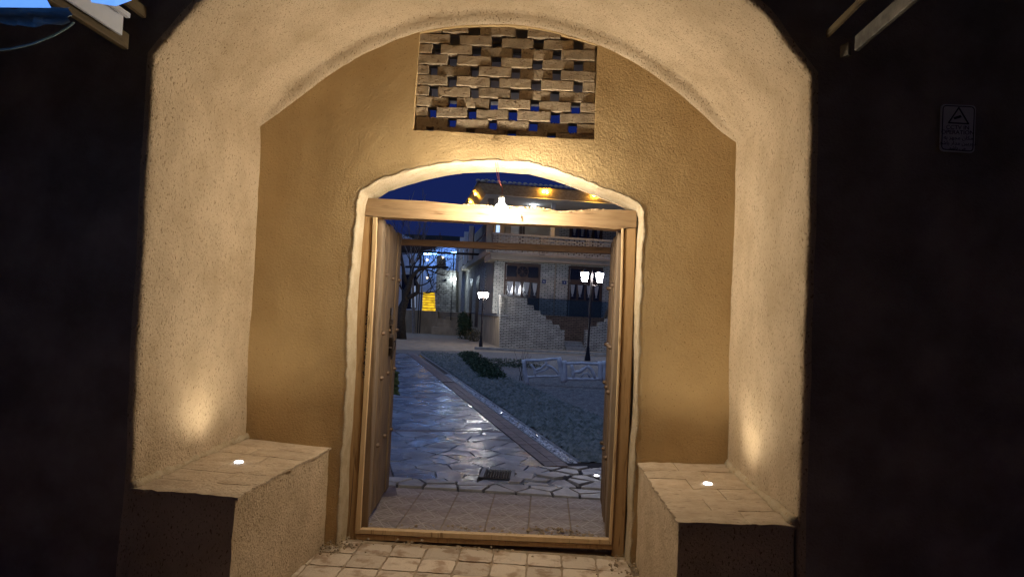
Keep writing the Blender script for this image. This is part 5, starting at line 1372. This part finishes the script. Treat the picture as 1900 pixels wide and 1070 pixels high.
# bluish skylight panel and the tarpaulin below it
rp_ = P(40, 5, 2.2)
MB().add([P(-120, 13, 2.2), P(95, 15, 2.2), P(60, -50, 1.9), P(-140, -50, 1.9)], [(0, 1, 2, 3)]).build('skylight_panel', 'roof_light', label='pale blue glowing skylight panel in the passage roof corner', cat='skylight')
MB().add([P(170, 5, 2.35), P(215, 12, 2.4), P(245, 1, 2.4), P(200, -40, 2.2), P(150, -40, 2.2)], [(0, 1, 2, 3, 4)]).build('skylight_panel', 'roof_light', label='small blue glowing skylight sliver right of the white board', cat='skylight')
tp_ = MB(); n_ = 16; m2_ = 5; vs = []
for j in range(m2_ + 1):
    for i in range(n_ + 1):
        p = P(-60 + 190 * i / n_, 14 + (31 - 4 * math.sin(i * .5)) * j / m2_, 2.3); vs.append(p + Vector((0, .05 * noise.noise(Vector((i * .5, j * .7, 0))), 0)))
tp_.add(vs, [(j * (n_ + 1) + i, (j + 1) * (n_ + 1) + i, (j + 1) * (n_ + 1) + i + 1, j * (n_ + 1) + i + 1) for j in range(m2_) for i in range(n_)])
tp_.build('tarpaulin', 'tarp', smooth=True, label='crumpled blue tarpaulin hanging below the skylight panel', cat='tarpaulin')
MB().tube([P(x, y, 2.4) for x, y in ((-30, 96), (20, 91), (60, 82), (100, 66), (125, 52), (137, 42))], .004, 6).build('sagging_cable', 'tarp', label='dark sagging cable below the blue tarpaulin', cat='cable')

# ------------------------------------------------------------------ camera warning sign
sg = thing('warning_sign', 'small rounded warning sign with a triangle on the dark wall', 'sign', P(1777, 238, YF))
YS = YF - .03
def rrect(px, r=6, n=4):
    (x0, y0), (x1, y1), (x2, y2), (x3, y3) = px; return px
cs = [(1747, 193), (1811, 196), (1808, 284), (1744, 280)]
def rounded(cs, r):
    out = []
    for i in range(4):
        p, a, b = Vector(cs[i]), Vector(cs[i - 1]), Vector(cs[(i + 1) % 4]); u, v = (a - p).normalized() * r, (b - p).normalized() * r
        for k in range(5):
            t = k / 4; out.append((p + u) * (1 - t) ** 2 + p * 2 * t * (1 - t) + (p + v) * t * t)
    return [(q.x, q.y) for q in out]
MB().prism([P(x, y, YS) for x, y in rounded(cs, 8)], (0, .008, 0)).build('plate', 'sign_plate', sg)
def ribbon(px, w, name, closed=True):
    pts = [P(x, y, YS - .001) for x, y in px]; 
    if closed: pts.append(pts[0])
    mb = MB()
    for a, b in zip(pts[:-1], pts[1:]):
        d_ = (b - a).normalized(); n_ = Vector((-d_.z, 0, d_.x)) * w / 2; a2, b2 = a - d_ * w * .3, b + d_ * w * .3; mb.prism([a2 - n_, b2 - n_, b2 + n_, a2 + n_], (0, -.0006 - random.random() * .0003, 0))
    return mb.build(name, 'sign_ink', sg)
ribbon(rounded([(1750, 196), (1808, 199), (1805, 281), (1747, 277)], 7), .004, 'border')
ribbon([(1779, 200), (1797, 230), (1760, 228)], .006, 'triangle')
MB().prism([P(x, y, YS - .001) for x, y in ((1769, 218), (1782, 214), (1784, 218), (1771, 222))], (0, -.002, 0)).build('camera_symbol', 'sign_ink', sg)
rot_ = (R(90), R(0), 0)
def st_(name, s, x, y, size):
    p = P(x, y, YS - .002) - ORG[sg.name]; return txt(name, s, 'sign_ink', size, p, rot_, sg, .0005)
st_('text_line', 'CCTV IN', 1777, 237, .026); st_('text_line', 'OPERATION', 1777, 246, .026)
st_('text_line', '\uFEEA\uFE91 \uFEB0\uFEEC\uFEA0\uFEE3 \uFEE5\uFE8E\uFEDC\uFEE3', 1778, 256, .024)
st_('text_line', '\uFEAA\uFEB7\uFE8E\uFE91 \uFEAD\uFE8D\uFEAA\uFEE3 \uFEE6\uFEF4\uFE91\uFEAD\uFEED\uFEA9', 1777, 266, .024)
st_('text_line', '\uFEAA\uFEB7\uFE8E\uFE91 \uFEF0\uFEE3', 1776, 275, .022)

# lettering becomes plain mesh
bpy.context.view_layer.update()
dg = bpy.context.evaluated_depsgraph_get()
for o in TXT:
    me = bpy.data.meshes.new_from_object(o.evaluated_get(dg)); nm = o.name; par = o.parent; l_, r_ = o.location.copy(), o.rotation_euler.copy()
    if not me.materials: me.materials.append(o.data.materials[0])
    o.name = 'old'; n_ = bpy.data.objects.new(nm, me); COL.objects.link(n_); n_.parent = par; n_.location = l_; n_.rotation_euler = r_
    bpy.data.objects.remove(o)
